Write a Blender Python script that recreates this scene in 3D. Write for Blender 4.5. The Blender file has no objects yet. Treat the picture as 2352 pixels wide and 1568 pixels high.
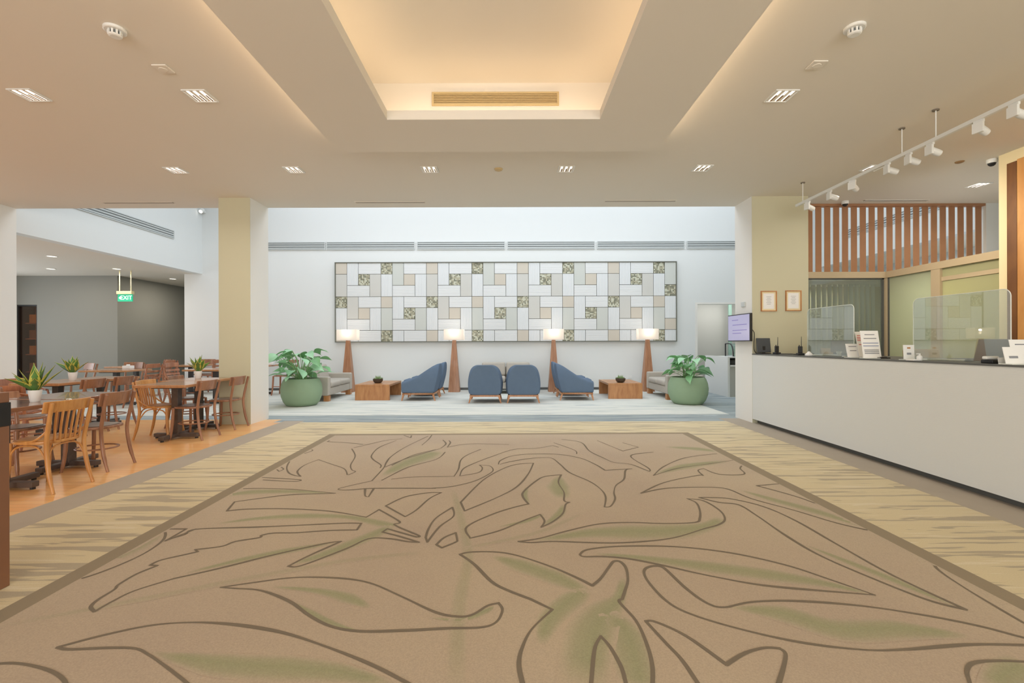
import bpy, bmesh, math, random
from mathutils import Vector, Matrix, noise
random.seed(7)
PI = math.pi
SC = bpy.context.scene
COL = SC.collection
H, F = 1.30, 1080.0        # eye height (m), focal length in pixels of the 2352 frame
CX, CY, ROLL = 1170.0, 788.0, 0.003

def px(x, y):
    """photo pixel -> roll-free offset from the vanishing point (right, up)"""
    return (x - ROLL*(y-784)) - CX, CY - (y + ROLL*(x-1176))
def fp(x, y, z=0.0):       # point on a horizontal plane at height z
    u, v = px(x, y); Y = F*(z-H)/v
    return Vector((u*Y/F, Y, z))
def dp(x, y, Y):           # point at depth Y
    u, v = px(x, y)
    return Vector((u*Y/F, Y, H+v*Y/F))

# ------------------------------------------------------------------ materials
def lin(c):
    return tuple((v/255/12.92 if v/255 <= .04045 else ((v/255+.055)/1.055)**2.4) for v in c)
MATS = {}
def mat(name, rgb=(200,200,200), rough=.6, metal=0, spec=.5, emit=None, es=0, bump=None, var=None, alpha=1, coat=0):
    m = bpy.data.materials.new(name); m.use_nodes = True
    nt = m.node_tree; b = nt.nodes['Principled BSDF']
    c = lin(rgb)
    b.inputs['Base Color'].default_value = (*c, 1)
    b.inputs['Roughness'].default_value = rough
    b.inputs['Metallic'].default_value = metal
    b.inputs['Specular IOR Level'].default_value = spec
    b.inputs['Coat Weight'].default_value = coat
    if emit: 
        b.inputs['Emission Color'].default_value = (*lin(emit), 1); b.inputs['Emission Strength'].default_value = es
    if var:     # (scale, amount)  soft colour mottling
        tc = nt.nodes.new('ShaderNodeTexCoord'); n = nt.nodes.new('ShaderNodeTexNoise')
        n.inputs['Scale'].default_value = var[0]; n.inputs['Detail'].default_value = 4
        nt.links.new(tc.outputs['Object'], n.inputs['Vector'])
        mx = nt.nodes.new('ShaderNodeMix'); mx.data_type = 'RGBA'
        mx.inputs[6].default_value = (*[v*(1-var[1]) for v in c], 1); mx.inputs[7].default_value = (*[min(1, v*(1+var[1])) for v in c], 1)
        nt.links.new(n.outputs['Fac'], mx.inputs[0]); nt.links.new(mx.outputs[2], b.inputs['Base Color'])
    if bump:    # (scale, strength)
        tc = nt.nodes.new('ShaderNodeTexCoord'); n = nt.nodes.new('ShaderNodeTexNoise')
        n.inputs['Scale'].default_value = bump[0]; n.inputs['Detail'].default_value = 3
        bp = nt.nodes.new('ShaderNodeBump'); bp.inputs['Strength'].default_value = bump[1]; bp.inputs['Distance'].default_value = .004
        nt.links.new(tc.outputs['Object'], n.inputs['Vector']); nt.links.new(n.outputs['Fac'], bp.inputs['Height']); nt.links.new(bp.outputs['Normal'], b.inputs['Normal'])
    MATS[name] = m
    return m

def wood(name, c1, c2, rough=.4, scale=(30, 30, 2.2), coat=.1):
    m = mat(name, c1, rough, coat=coat); nt = m.node_tree; b = nt.nodes['Principled BSDF']
    tc = nt.nodes.new('ShaderNodeTexCoord'); mp = nt.nodes.new('ShaderNodeMapping'); mp.inputs['Scale'].default_value = scale
    n = nt.nodes.new('ShaderNodeTexNoise'); n.inputs['Scale'].default_value = 1; n.inputs['Detail'].default_value = 6; n.inputs['Distortion'].default_value = .6
    cr = nt.nodes.new('ShaderNodeValToRGB'); cr.color_ramp.elements[0].position = .3; cr.color_ramp.elements[1].position = .7
    cr.color_ramp.elements[0].color = (*lin(c2), 1); cr.color_ramp.elements[1].color = (*lin(c1), 1)
    nt.links.new(tc.outputs['Object'], mp.inputs['Vector']); nt.links.new(mp.outputs['Vector'], n.inputs['Vector'])
    nt.links.new(n.outputs['Fac'], cr.inputs['Fac']); nt.links.new(cr.outputs['Color'], b.inputs['Base Color'])
    return m

def streaks(name, base, dark, light, sx, sy, t0, t1, rough=.95):
    """woven carpet with ragged cross-wise streaks"""
    m = mat(name, base, rough, spec=.1); nt = m.node_tree; b = nt.nodes['Principled BSDF']
    tc = nt.nodes.new('ShaderNodeTexCoord'); mp = nt.nodes.new('ShaderNodeMapping'); mp.inputs['Scale'].default_value = (sx, sy, 1)
    n = nt.nodes.new('ShaderNodeTexNoise'); n.inputs['Scale'].default_value = 1; n.inputs['Detail'].default_value = 3; n.inputs['Roughness'].default_value = .55; n.inputs['Distortion'].default_value = .5
    cr = nt.nodes.new('ShaderNodeValToRGB'); e = cr.color_ramp.elements
    e[0].position = 0; e[0].color = (*lin(dark), 1); e[1].position = 1; e[1].color = (*lin(light), 1)
    a = e.new(t0); a.color = (*lin(dark), 1); a = e.new(t0+.025); a.color = (*lin(base), 1)
    a = e.new(t1); a.color = (*lin(base), 1); a = e.new(t1+.03); a.color = (*lin(light), 1)
    fz = nt.nodes.new('ShaderNodeTexNoise'); fz.inputs['Scale'].default_value = 160; fz.inputs['Detail'].default_value = 2
    mx = nt.nodes.new('ShaderNodeMix'); mx.data_type = 'RGBA'; mx.blend_type = 'MULTIPLY'; mx.inputs[0].default_value = .22
    nt.links.new(tc.outputs['Object'], mp.inputs['Vector']); nt.links.new(mp.outputs['Vector'], n.inputs['Vector'])
    nt.links.new(n.outputs['Fac'], cr.inputs['Fac']); nt.links.new(cr.outputs['Color'], mx.inputs[6])
    nt.links.new(tc.outputs['Object'], fz.inputs['Vector']); nt.links.new(fz.outputs['Fac'], mx.inputs[7])
    nt.links.new(mx.outputs[2], b.inputs['Base Color'])
    return m

def thin_glass(name, tint=(235,240,235), gloss=.12, haze=.08, hazec=(225,230,225), rough=.0, graze=.5):
    m = bpy.data.materials.new(name); m.use_nodes = True; nt = m.node_tree; nt.nodes.clear()
    out = nt.nodes.new('ShaderNodeOutputMaterial'); tr = nt.nodes.new('ShaderNodeBsdfTransparent'); tr.inputs[0].default_value = (*lin(tint), 1)
    gl = nt.nodes.new('ShaderNodeBsdfGlossy'); gl.inputs['Roughness'].default_value = rough
    df = nt.nodes.new('ShaderNodeBsdfDiffuse'); df.inputs[0].default_value = (*lin(hazec), 1)
    lw = nt.nodes.new('ShaderNodeLayerWeight'); lw.inputs[0].default_value = .25
    mr = nt.nodes.new('ShaderNodeMapRange'); mr.inputs[3].default_value = gloss; mr.inputs[4].default_value = graze
    m1 = nt.nodes.new('ShaderNodeMixShader'); m1.inputs[0].default_value = haze
    m2 = nt.nodes.new('ShaderNodeMixShader')
    nt.links.new(tr.outputs[0], m1.inputs[1]); nt.links.new(df.outputs[0], m1.inputs[2])
    nt.links.new(lw.outputs['Fresnel'], mr.inputs[0]); nt.links.new(mr.outputs[0], m2.inputs[0])
    nt.links.new(m1.outputs[0], m2.inputs[1]); nt.links.new(gl.outputs[0], m2.inputs[2]); nt.links.new(m2.outputs[0], out.inputs[0])
    MATS[name] = m
    return m

M = MATS
mat('white_wall', (224,228,228), .75, bump=(60,.05))
mat('white_paint', (232,231,226), .7)
mat('ceiling_paint', (226,221,211), .8)
mat('cream_paint', (198,196,170), .7)
mat('cream_wall', (230,216,176), .65)
mat('grey_wall', (138,139,133), .8)
mat('door_grey', (186,186,180), .7)
mat('dark_trim', (92,94,92), .5)
mat('black', (28,28,30), .45)
mat('metal_dark', (62,62,64), .4, metal=.3)
mat('grille', (200,206,206), .5)
mat('grille_dark', (128,134,136), .6)
mat('grille_cream', (196,176,132), .5)
mat('grille_brown', (142,112,72), .6)
mat('vent_grey', (120,112,100), .6)
mat('led_warm', (255,255,255), emit=(255,220,178), es=6.2)
mat('led_warm_soft', (255,255,255), emit=(255,222,184), es=11)
mat('lamp_slot', (255,255,255), emit=(255,243,228), es=2.2)
mat('bulb', (255,255,255), emit=(255,226,190), es=8)
mat('plastic_white', (228,230,228), .35)
mat('plastic_cream', (232,222,176), .4)
mat('paper', (236,237,236), .7)
mat('paper_red', (206,96,92), .7)
mat('ink', (120,124,132), .7)
mat('ink_blue', (120,134,170), .7)
mat('dark_glass', (30,26,24), .08, spec=.6)
mat('case_glass_green', (150,182,168), .1)
mat('plastic_grey', (92,92,100), .45)
mat('plastic_slate', (62,70,78), .4)
mat('blue_fabric', (100,118,140), .9, spec=.2, bump=(220,.25), var=(9,.07))
mat('sofa_fabric', (186,180,170), .92, spec=.2, bump=(200,.2), var=(12,.05))
mat('pot_green', (142,166,136), .8, bump=(40,.15), var=(5,.06))
mat('pot_white', (238,240,240), .3)
mat('soil', (84,70,58), .95, bump=(60,.6))
mat('bowl_dark', (74,64,54), .5)
mat('leaf_green', (122,176,120), .45, var=(7,.25))
mat('leaf_pale', (160,208,166), .45, var=(7,.2))
mat('stem_green', (120,165,105), .6)
mat('snake_green', (92,136,70), .4, var=(22,.35))
mat('snake_yellow', (206,200,96), .4)
mat('succulent', (140,164,116), .6, var=(30,.3))
mat('seat_vinyl', (120,100,88), .3)
mat('base_iron', (66,64,64), .45)
mat('brown_laminate', (132,92,68), .35)
mat('art_white', (222,226,228), .75)
mat('art_grey', (205,205,200), .75)
mat('art_green', (203,207,202), .75)
mat('art_beige', (206,199,186), .75)
mat('art_back', (120,122,112), .8)
mat('exit_green', (28,170,128), .4, emit=(30,190,140), es=.55)
mat('exit_white', (255,255,255), .4, emit=(235,255,248), es=1.0)
mat('screen', (140,138,165), .15, emit=(188,186,222), es=.42)
mat('screen_ink', (120,112,170), .2, emit=(130,120,190), es=.3)
mat('office_frame', (192,174,144), .5)
def frosted(name, rgb):
    m = bpy.data.materials.new(name); m.use_nodes = True; nt = m.node_tree; b = nt.nodes['Principled BSDF']
    b.inputs['Base Color'].default_value = (*lin(rgb), 1); b.inputs['Roughness'].default_value = .2
    t = nt.nodes.new('ShaderNodeBsdfTranslucent'); t.inputs[0].default_value = (*lin(rgb), 1)
    x = nt.nodes.new('ShaderNodeMixShader'); x.inputs[0].default_value = .5; o = nt.nodes['Material Output']
    nt.links.new(b.outputs[0], x.inputs[1]); nt.links.new(t.outputs[0], x.inputs[2]); nt.links.new(x.outputs[0], o.inputs[0]); MATS[name] = m
frosted('frost_green', (200,200,166)); frosted('frost_teal', (200,206,188)); frosted('blind_green', (190,193,186))
mat('chair_olive', (172,148,104), .8)
mat('steel', (190,196,198), .3, metal=.7)
mat('slat_wood', (166,120,84), .55, var=(6,.12))
mat('office_wall', (196,186,150), .8)
wood('oak_honey', (214,160,98), (188,130,70), .32, (26,26,3))
wood('walnut', (168,122,92), (134,92,68), .33, (26,26,3))
wood('walnut_red', (180,122,90), (146,94,68), .33, (26,26,3))
wood('table_walnut', (158,114,90), (128,88,66), .16, (18,3,18), coat=.4)
wood('table_oak', (194,146,106), (168,120,82), .2, (18,3,18), coat=.3)
wood('coffee_wood', (196,142,92), (166,110,64), .4, (14,14,3))
wood('lamp_wood', (186,136,102), (158,108,76), .45, (20,20,2.5))
wood('leg_wood', (196,144,104), (170,116,78), .45, (20,20,4))
wood('panel_wood', (204,154,92), (178,124,66), .5, (4,7,2))
wood('panel_dark', (120,78,38), (98,60,28), .5, (4,7,2))
wood('base_wood', (96,82,74), (74,62,56), .5, (10,10,10))
thin_glass('acrylic', (240,244,240), .14, .13, (220,228,220), graze=.36)
thin_glass('case_glass', (205,228,220), .1, .22, (170,205,190))
thin_glass('office_glass', (222,226,222), .04, .24, (176,184,174), rough=.05, graze=.35)
thin_glass('door_glass', (235,220,205), .04, .05, (110,80,60))
mat('acrylic_edge', (232,238,232), .3)

# lamp shade: translucent fabric that glows
m = bpy.data.materials.new('shade'); m.use_nodes = True; nt = m.node_tree; nt.nodes.clear()
o_ = nt.nodes.new('ShaderNodeOutputMaterial'); a_ = nt.nodes.new('ShaderNodeBsdfTranslucent'); a_.inputs[0].default_value = (.86,.82,.77,1)
t_ = nt.nodes.new('ShaderNodeBsdfTransparent'); e_ = nt.nodes.new('ShaderNodeEmission'); e_.inputs[0].default_value = (1,.88,.76,1); e_.inputs[1].default_value = .08
x1 = nt.nodes.new('ShaderNodeMixShader'); x1.inputs[0].default_value = .5; ad = nt.nodes.new('ShaderNodeAddShader')
nt.links.new(a_.outputs[0], x1.inputs[1]); nt.links.new(t_.outputs[0], x1.inputs[2]); nt.links.new(x1.outputs[0], ad.inputs[0]); nt.links.new(e_.outputs[0], ad.inputs[1]); nt.links.new(ad.outputs[0], o_.inputs[0])
M['shade'] = m

# floors
m = mat('wood_floor', (214,140,80), .3, coat=.15); nt = m.node_tree; b = nt.nodes['Principled BSDF']
tc = nt.nodes.new('ShaderNodeTexCoord'); br = nt.nodes.new('ShaderNodeTexBrick')
br.inputs['Scale'].default_value = 1; br.inputs['Brick Width'].default_value = 1.5; br.inputs['Row Height'].default_value = .085; br.inputs['Mortar Size'].default_value = .0015
br.inputs['Color1'].default_value = (*lin((255,202,136)),1); br.inputs['Color2'].default_value = (*lin((250,186,116)),1); br.inputs['Mortar'].default_value = (*lin((190,130,80)),1)
mp = nt.nodes.new('ShaderNodeMapping'); mp.inputs['Scale'].default_value = (2,40,1); n = nt.nodes.new('ShaderNodeTexNoise'); n.inputs['Scale'].default_value = 1; n.inputs['Detail'].default_value = 4
mx = nt.nodes.new('ShaderNodeMix'); mx.data_type='RGBA'; mx.blend_type='MULTIPLY'; mx.inputs[0].default_value=.2
nt.links.new(tc.outputs['Object'], br.inputs['Vector']); nt.links.new(tc.outputs['Object'], mp.inputs['Vector']); nt.links.new(mp.outputs[0], n.inputs['Vector'])
nt.links.new(br.outputs['Color'], mx.inputs[6]); nt.links.new(n.outputs['Fac'], mx.inputs[7]); nt.links.new(mx.outputs[2], b.inputs['Base Color'])
streaks('carpet_beige', (218,204,170), (186,174,152), (224,212,184), 1.25, 15, .43, .60)
streaks('carpet_light', (227,229,222), (208,213,210), (234,234,228), .9, 8, .42, .58)
streaks('carpet_blue', (166,176,178), (146,158,164), (184,194,198), .9, 9, .42, .58)
mat('carpet_band', (174,164,150), .95, spec=.1, bump=(200,.3), var=(3,.06))
mat('carpet_border', (148,136,116), .95, spec=.1, bump=(200,.3))
mat('carpet_line', (124,114,100), .95, spec=.1)
# main carpet: sandy pile with soft large mottling and fine speckle, green tone through the mesh attribute 'green'
m = mat('carpet_main', (196,170,142), .95, spec=.1); nt = m.node_tree; b = nt.nodes['Principled BSDF']
tc = nt.nodes.new('ShaderNodeTexCoord')
n1 = nt.nodes.new('ShaderNodeTexNoise'); n1.inputs['Scale'].default_value = .7; n1.inputs['Detail'].default_value = 3
n2 = nt.nodes.new('ShaderNodeTexNoise'); n2.inputs['Scale'].default_value = 150; n2.inputs['Detail'].default_value = 3
cr = nt.nodes.new('ShaderNodeValToRGB'); cr.color_ramp.elements[0].position=.35; cr.color_ramp.elements[1].position=.65
cr.color_ramp.elements[0].color = (*lin((194,177,158)),1); cr.color_ramp.elements[1].color = (*lin((202,186,163)),1)
at = nt.nodes.new('ShaderNodeAttribute'); at.attribute_name = 'green'
g = nt.nodes.new('ShaderNodeMix'); g.data_type='RGBA'; g.inputs[7].default_value = (*lin((160,164,128)),1)
mx = nt.nodes.new('ShaderNodeMix'); mx.data_type='RGBA'; mx.blend_type='MULTIPLY'; mx.inputs[0].default_value=.35
for t in (n1, n2): nt.links.new(tc.outputs['Object'], t.inputs['Vector'])
nt.links.new(n1.outputs['Fac'], cr.inputs['Fac']); nt.links.new(cr.outputs['Color'], g.inputs[6]); nt.links.new(at.outputs['Fac'], g.inputs[0])
nt.links.new(g.outputs[2], mx.inputs[6]); nt.links.new(n2.outputs['Fac'], mx.inputs[7]); nt.links.new(mx.outputs[2], b.inputs['Base Color'])
# small mosaic stone
m = mat('mosaic', (150,150,130), .5); nt = m.node_tree; b = nt.nodes['Principled BSDF']
tc = nt.nodes.new('ShaderNodeTexCoord'); vm = nt.nodes.new('ShaderNodeVectorMath'); vm.operation='SNAP'; vm.inputs[1].default_value=(.037,.037,.037)
wn = nt.nodes.new('ShaderNodeTexWhiteNoise'); cr = nt.nodes.new('ShaderNodeValToRGB'); cr.color_ramp.interpolation='CONSTANT'
cr.color_ramp.elements[0].color=(*lin((122,124,106)),1); cr.color_ramp.elements[1].position=.75; cr.color_ramp.elements[1].color=(*lin((200,202,184)),1)
e=cr.color_ramp.elements.new(.25); e.color=(*lin((152,150,130)),1); e=cr.color_ramp.elements.new(.5); e.color=(*lin((176,172,148)),1)
nt.links.new(tc.outputs['Object'], vm.inputs[0]); nt.links.new(vm.outputs[0], wn.inputs['Vector']); nt.links.new(wn.outputs['Value'], cr.inputs['Fac']); nt.links.new(cr.outputs['Color'], b.inputs['Base Color'])
# ribbed tiles
def ribbed(name, rgb, axis):
    m = mat(name, rgb, .75); nt = m.node_tree; b = nt.nodes['Principled BSDF']
    tc = nt.nodes.new('ShaderNodeTexCoord'); w = nt.nodes.new('ShaderNodeTexWave'); w.bands_direction = axis; w.inputs['Scale'].default_value = 11
    bp = nt.nodes.new('ShaderNodeBump'); bp.inputs['Strength'].default_value=.5; bp.inputs['Distance'].default_value=.006
    nt.links.new(tc.outputs['Object'], w.inputs['Vector']); nt.links.new(w.outputs['Fac'], bp.inputs['Height']); nt.links.new(bp.outputs[0], b.inputs['Normal'])
ribbed('art_white_v', (222,226,228), 'X'); ribbed('art_white_h', (224,227,228), 'Z')
# counter cladding: fine stacked relief
m = mat('counter_white', (218,221,219), .55); nt = m.node_tree; b = nt.nodes['Principled BSDF']
tc = nt.nodes.new('ShaderNodeTexCoord'); mp = nt.nodes.new('ShaderNodeMapping'); mp.inputs['Rotation'].default_value=(PI/2,0,PI/2)
sx = nt.nodes.new('ShaderNodeSeparateXYZ'); cx_ = nt.nodes.new('ShaderNodeCombineXYZ')
br = nt.nodes.new('ShaderNodeTexBrick'); br.inputs['Scale'].default_value=1; br.inputs['Brick Width'].default_value=.11; br.inputs['Row Height'].default_value=.02; br.inputs['Mortar Size'].default_value=.0015
br.inputs['Color1'].default_value=(1,1,1,1); br.inputs['Color2'].default_value=(.35,.35,.35,1); br.inputs['Mortar'].default_value=(0,0,0,1)
bp = nt.nodes.new('ShaderNodeBump'); bp.inputs['Strength'].default_value=.5; bp.inputs['Distance'].default_value=.004
nt.links.new(tc.outputs['Object'], sx.inputs[0]); nt.links.new(sx.outputs['Y'], cx_.inputs['X']); nt.links.new(sx.outputs['Z'], cx_.inputs['Y'])
nt.links.new(cx_.outputs[0], br.inputs['Vector']); nt.links.new(br.outputs['Color'], bp.inputs['Height']); nt.links.new(bp.outputs[0], b.inputs['Normal'])

# ------------------------------------------------------------------ mesh builder
class MB:
    def __init__(s): s.v=[]; s.f=[]; s.m=[]; s.mats=[]; s.att={}
    def mi(s, m):
        if m not in s.mats: s.mats.append(m)
        return s.mats.index(m)
    def add(s, vs, fs, m):
        o=len(s.v); s.v += [Vector(p) for p in vs]; k=s.mi(m)
        for f in fs: s.f.append(tuple(i+o for i in f)); s.m.append(k)
        return o
    def box(s, x0,x1,y0,y1,z0,z1, m, T=None):
        vs=[Vector(p) for p in ((x0,y0,z0),(x1,y0,z0),(x1,y1,z0),(x0,y1,z0),(x0,y0,z1),(x1,y0,z1),(x1,y1,z1),(x0,y1,z1))]
        if T: vs=[T@p for p in vs]
        s.add(vs, [(0,3,2,1),(4,5,6,7),(0,1,5,4),(1,2,6,5),(2,3,7,6),(3,0,4,7)], m); return s
    def frustum(s, b0,b1,z0,z1,m, c0=(0,0), c1=(0,0)):   # half sizes (hx,hy) bottom / top
        vs=[(c0[0]+i*b0[0],c0[1]+j*b0[1],z0) for i,j in ((-1,-1),(1,-1),(1,1),(-1,1))]+[(c1[0]+i*b1[0],c1[1]+j*b1[1],z1) for i,j in ((-1,-1),(1,-1),(1,1),(-1,1))]
        s.add(vs,[(0,3,2,1),(4,5,6,7),(0,1,5,4),(1,2,6,5),(2,3,7,6),(3,0,4,7)],m); return s
    def tube(s, path, r, m, seg=8, closed=False, flat=1.0):
        path=[Vector(p) for p in path]; n=len(path)
        rs = r if isinstance(r,(list,tuple)) else [r]*n
        vs=[]; up=None
        for i,p in enumerate(path):
            a=path[(i-1)%n] if (closed or i>0) else p; c=path[(i+1)%n] if (closed or i<n-1) else p
            d=(c-a).normalized()
            if up is None:
                up=Vector((0,0,1)) if abs(d.z)<.9 else Vector((0,1,0))
            u=(up-d*up.dot(d))
            if u.length<1e-5: u=d.orthogonal()
            u.normalize(); w=d.cross(u); up=u
            for k in range(seg):
                t=2*PI*k/seg; vs.append(p+(w*math.cos(t)*flat+u*math.sin(t))*rs[i])
        fs=[]
        for i in range(n if closed else n-1):
            j=(i+1)%n
            for k in range(seg):
                l=(k+1)%seg; fs.append((i*seg+k,i*seg+l,j*seg+l,j*seg+k))
        if not closed:
            fs.append(tuple(range(seg-1,-1,-1))); fs.append(tuple((n-1)*seg+k for k in range(seg)))
        s.add(vs,fs,m); return s
    def lathe(s, prof, m, seg=32, c=(0,0,0), T=None):
        vs=[];n=len(prof)
        for r,z in prof:
            for k in range(seg):
                t=2*PI*k/seg; p=Vector((c[0]+r*math.cos(t),c[1]+r*math.sin(t),c[2]+z)); vs.append(T@p if T else p)
        fs=[(i*seg+k,i*seg+(k+1)%seg,(i+1)*seg+(k+1)%seg,(i+1)*seg+k) for i in range(n-1) for k in range(seg)]
        if prof[0][0]>1e-6: fs.append(tuple(range(seg-1,-1,-1)))
        if prof[-1][0]>1e-6: fs.append(tuple((n-1)*seg+k for k in range(seg)))
        s.add(vs,fs,m); return s
    def prism(s, poly, a0, a1, m, axis='Y'):   # poly in the other two axes
        def P(u,v,a): return {'X':(a,u,v),'Y':(u,a,v),'Z':(u,v,a)}[axis]
        n=len(poly); vs=[P(u,v,a0) for u,v in poly]+[P(u,v,a1) for u,v in poly]
        fs=[tuple(range(n)),tuple(range(2*n-1,n-1,-1))]+[(i,i+n,(i+1)%n+n,(i+1)%n) for i in range(n)]
        s.add(vs,fs,m); return s
    def build(s, name, parent=None, bevel=0, smooth=False, sub=0, seg=2):
        me=bpy.data.meshes.new(name); me.from_pydata([tuple(v) for v in s.v],[],s.f)
        for k in s.mats: me.materials.append(M[k])
        for p,k in zip(me.polygons,s.m): p.material_index=k; p.use_smooth=smooth
        bm=bmesh.new(); bm.from_mesh(me)
        if sub or bevel: bmesh.ops.remove_doubles(bm, verts=bm.verts, dist=1e-5)
        bmesh.ops.recalc_face_normals(bm, faces=bm.faces); bm.to_mesh(me); bm.free()
        o=bpy.data.objects.new(name,me); COL.objects.link(o)
        if parent: o.parent=parent
        if bevel:
            b=o.modifiers.new('bevel','BEVEL'); b.width=bevel; b.segments=seg; b.limit_method='ANGLE'; b.angle_limit=math.radians(40)
            for p in me.polygons: p.use_smooth=True
            w=o.modifiers.new('wn','WEIGHTED_NORMAL')
        if sub:
            b=o.modifiers.new('sub','SUBSURF'); b.levels=sub; b.render_levels=sub
        elif smooth and not bevel:
            e=o.modifiers.new('es','EDGE_SPLIT'); e.split_angle=math.radians(42)
        return o
def thing(name, label, cat, loc=(0,0,0), rz=0, group=None):
    o=bpy.data.objects.new(name,None); COL.objects.link(o); o.location=loc; o.rotation_euler=(0,0,rz); o.empty_display_size=.1
    o['label']=label; o['category']=cat
    if group: o['group']=group
    return o
def tag(o,label,cat,group=None):
    o['label']=label; o['category']=cat
    if group: o['group']=group
    return o
def struct(mb,name,**k):
    o=mb.build(name,**k); o['kind']='structure'; return o
def dup(r, loc, rz, label, group=None):
    n=r.copy(); COL.objects.link(n); n.location=loc; n.rotation_euler=(0,0,rz); n['label']=label
    if group: n['group']=group
    for ch in list(r.children):
        c=ch.copy(); COL.objects.link(c); c.parent=n
        for g in ch.children:
            d=g.copy(); COL.objects.link(d); d.parent=c
    return n
def box1(name,x0,x1,y0,y1,z0,z1,m,parent=None,bevel=0):
    return MB().box(x0,x1,y0,y1,z0,z1,m).build(name,parent,bevel)
def text_mb(body,size,m,depth=.002):
    cu=bpy.data.curves.new('txt','FONT'); cu.body=body; cu.size=size; cu.extrude=depth; cu.align_x='CENTER'; cu.align_y='CENTER'
    t=bpy.data.objects.new('txt',cu); COL.objects.link(t); bpy.context.view_layer.update()
    me=bpy.data.meshes.new_from_object(t.evaluated_get(bpy.context.evaluated_depsgraph_get()))
    vs=[Vector((v.co.x,-v.co.z,v.co.y)) for v in me.vertices]; fs=[tuple(p.vertices) for p in me.polygons]
    bpy.data.objects.remove(t); mb=MB(); mb.add(vs,fs,m); return mb
def spline(pts, n=6, closed=False):
    P=[Vector(p) for p in pts]; out=[]; N=len(P)
    for i in range(N if closed else N-1):
        p1=P[i];p2=P[(i+1)%N]; p0=P[(i-1)%N] if (closed or i>0) else p1; p3=P[(i+2)%N] if (closed or i<N-2) else p2
        for k in range(n):
            t=k/n; out.append(.5*((2*p1)+(p2-p0)*t+(2*p0-5*p1+4*p2-p3)*t*t+(3*p1-p0-3*p2+p3)*t**3))
    if not closed: out.append(P[-1])
    return out

# ------------------------------------------------------------------ camera
cam=bpy.data.cameras.new('camera'); co=bpy.data.objects.new('camera',cam); COL.objects.link(co); SC.camera=co
co.location=(0,0,H); co.rotation_euler=(PI/2,ROLL,0); cam.sensor_width=36; cam.lens=36*F/2352
cam.shift_x=(1176-CX)/2352; cam.shift_y=(CY-784)/2352; cam.clip_end=200

# ------------------------------------------------------------------ setting
ZC=3.66; ZA=6.6; YP0,YP1=7.59,8.16; YW=13.1; XB=-8.55; XR=8.7
B=MB().box(-14.4,10.4,-6,17.2,-.12,0,'carpet_band'); struct(B,'floor')
# timber floor, left
struct(MB().box(-14.2,-3.78,-6,8.07,0,.004,'wood_floor'),'floor_timber')
struct(MB().box(-3.78,-3.445,-6,7.9,0,.005,'carpet_band').box(3.57,4.6,-6,8.05,0,.005,'carpet_band'),'floor_border')
struct(MB().box(-3.445,3.57,-6,7.76,0,.006,'carpet_beige'),'floor_beige')
struct(MB().box(-14.2,9.5,8.07,16.9,0,.0035,'carpet_blue').box(-3.9,4.4,7.76,8.1,0,.0045,'carpet_blue'),'floor_blue')
struct(MB().box(-9.5,3.97,8.5,13.05,.0035,.007,'carpet_light'),'floor_light')

# outer ceiling with hole for the recess, recess walls and top
RX0,RX1,RY0,RY1,RZ=-1.5,1.2,.6,4.9,4.01
c=MB()
for a in ((-14.4,RX0,-6,YP1),(RX1,10.4,-6,YP1),(RX0,RX1,-6,RY0),(RX0,RX1,RY1,YP1)): c.box(*a,ZC,ZC+.12,'ceiling_paint')
c.box(RX0-.1,RX0,RY0-.1,RY1+.1,ZC+.12,RZ+.1,'ceiling_paint').box(RX1,RX1+.1,RY0-.1,RY1+.1,ZC+.12,RZ+.1,'ceiling_paint')
c.box(RX0,RX1,RY0-.1,RY0,ZC+.12,RZ+.1,'ceiling_paint').box(RX0,RX1,RY1,RY1+.1,ZC+.12,RZ+.1,'ceiling_paint')
c.box(RX0,RX1,RY0,RY1,RZ,RZ+.1,'ceiling_paint')
struct(c,'ceiling')
# dropped ceiling panel around the recess with an upstand lip
ZR=3.47; OX0,OX1,OY0,OY1=-1.18,.886,.95,4.56; PX0,PX1,PY0,PY1=-1.93,1.68,.2,5.33
c=MB()
for a in ((PX0,OX0,PY0,PY1),(OX1,PX1,PY0,PY1),(OX0,OX1,PY0,OY0),(OX0,OX1,OY1,PY1)): c.box(*a,ZR,ZR+.03,'ceiling_paint')
for a in ((OX0-.03,OX0,OY0-.03,OY1+.03),(OX1,OX1+.03,OY0-.03,OY1+.03),(OX0,OX1,OY0-.03,OY0),(OX0,OX1,OY1,OY1+.03)): c.box(*a,ZR+.03,ZR+.09,'ceiling_paint')
struct(c,'trim_1')
# warm light strips lying on top of the dropped panel
cv=MB(); z0=ZR+.03
for a in ((OX0-.2,OX0-.15,OY0,OY1),(OX1+.15,OX1+.2,OY0,OY1),(OX0-.1,OX1+.1,OY1+.15,OY1+.2),(OX0-.1,OX1+.1,OY0-.2,OY0-.15)): cv.box(*a,z0,z0+.025,'led_warm')
tag(cv.build('cove_light'),'warm light strip hidden behind the lip of the central ceiling recess','light')
cv=MB()
for a in ((PX0+.025,PX0+.045,PY0+.1,PY1-.05),(PX1-.045,PX1-.025,PY0+.1,PY1-.05),): cv.box(*a,z0,z0+.02,'led_warm_soft')
tag(cv.build('cove_light'),'warm light strip on top of the outer edge of the dropped ceiling panel','light')
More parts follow.
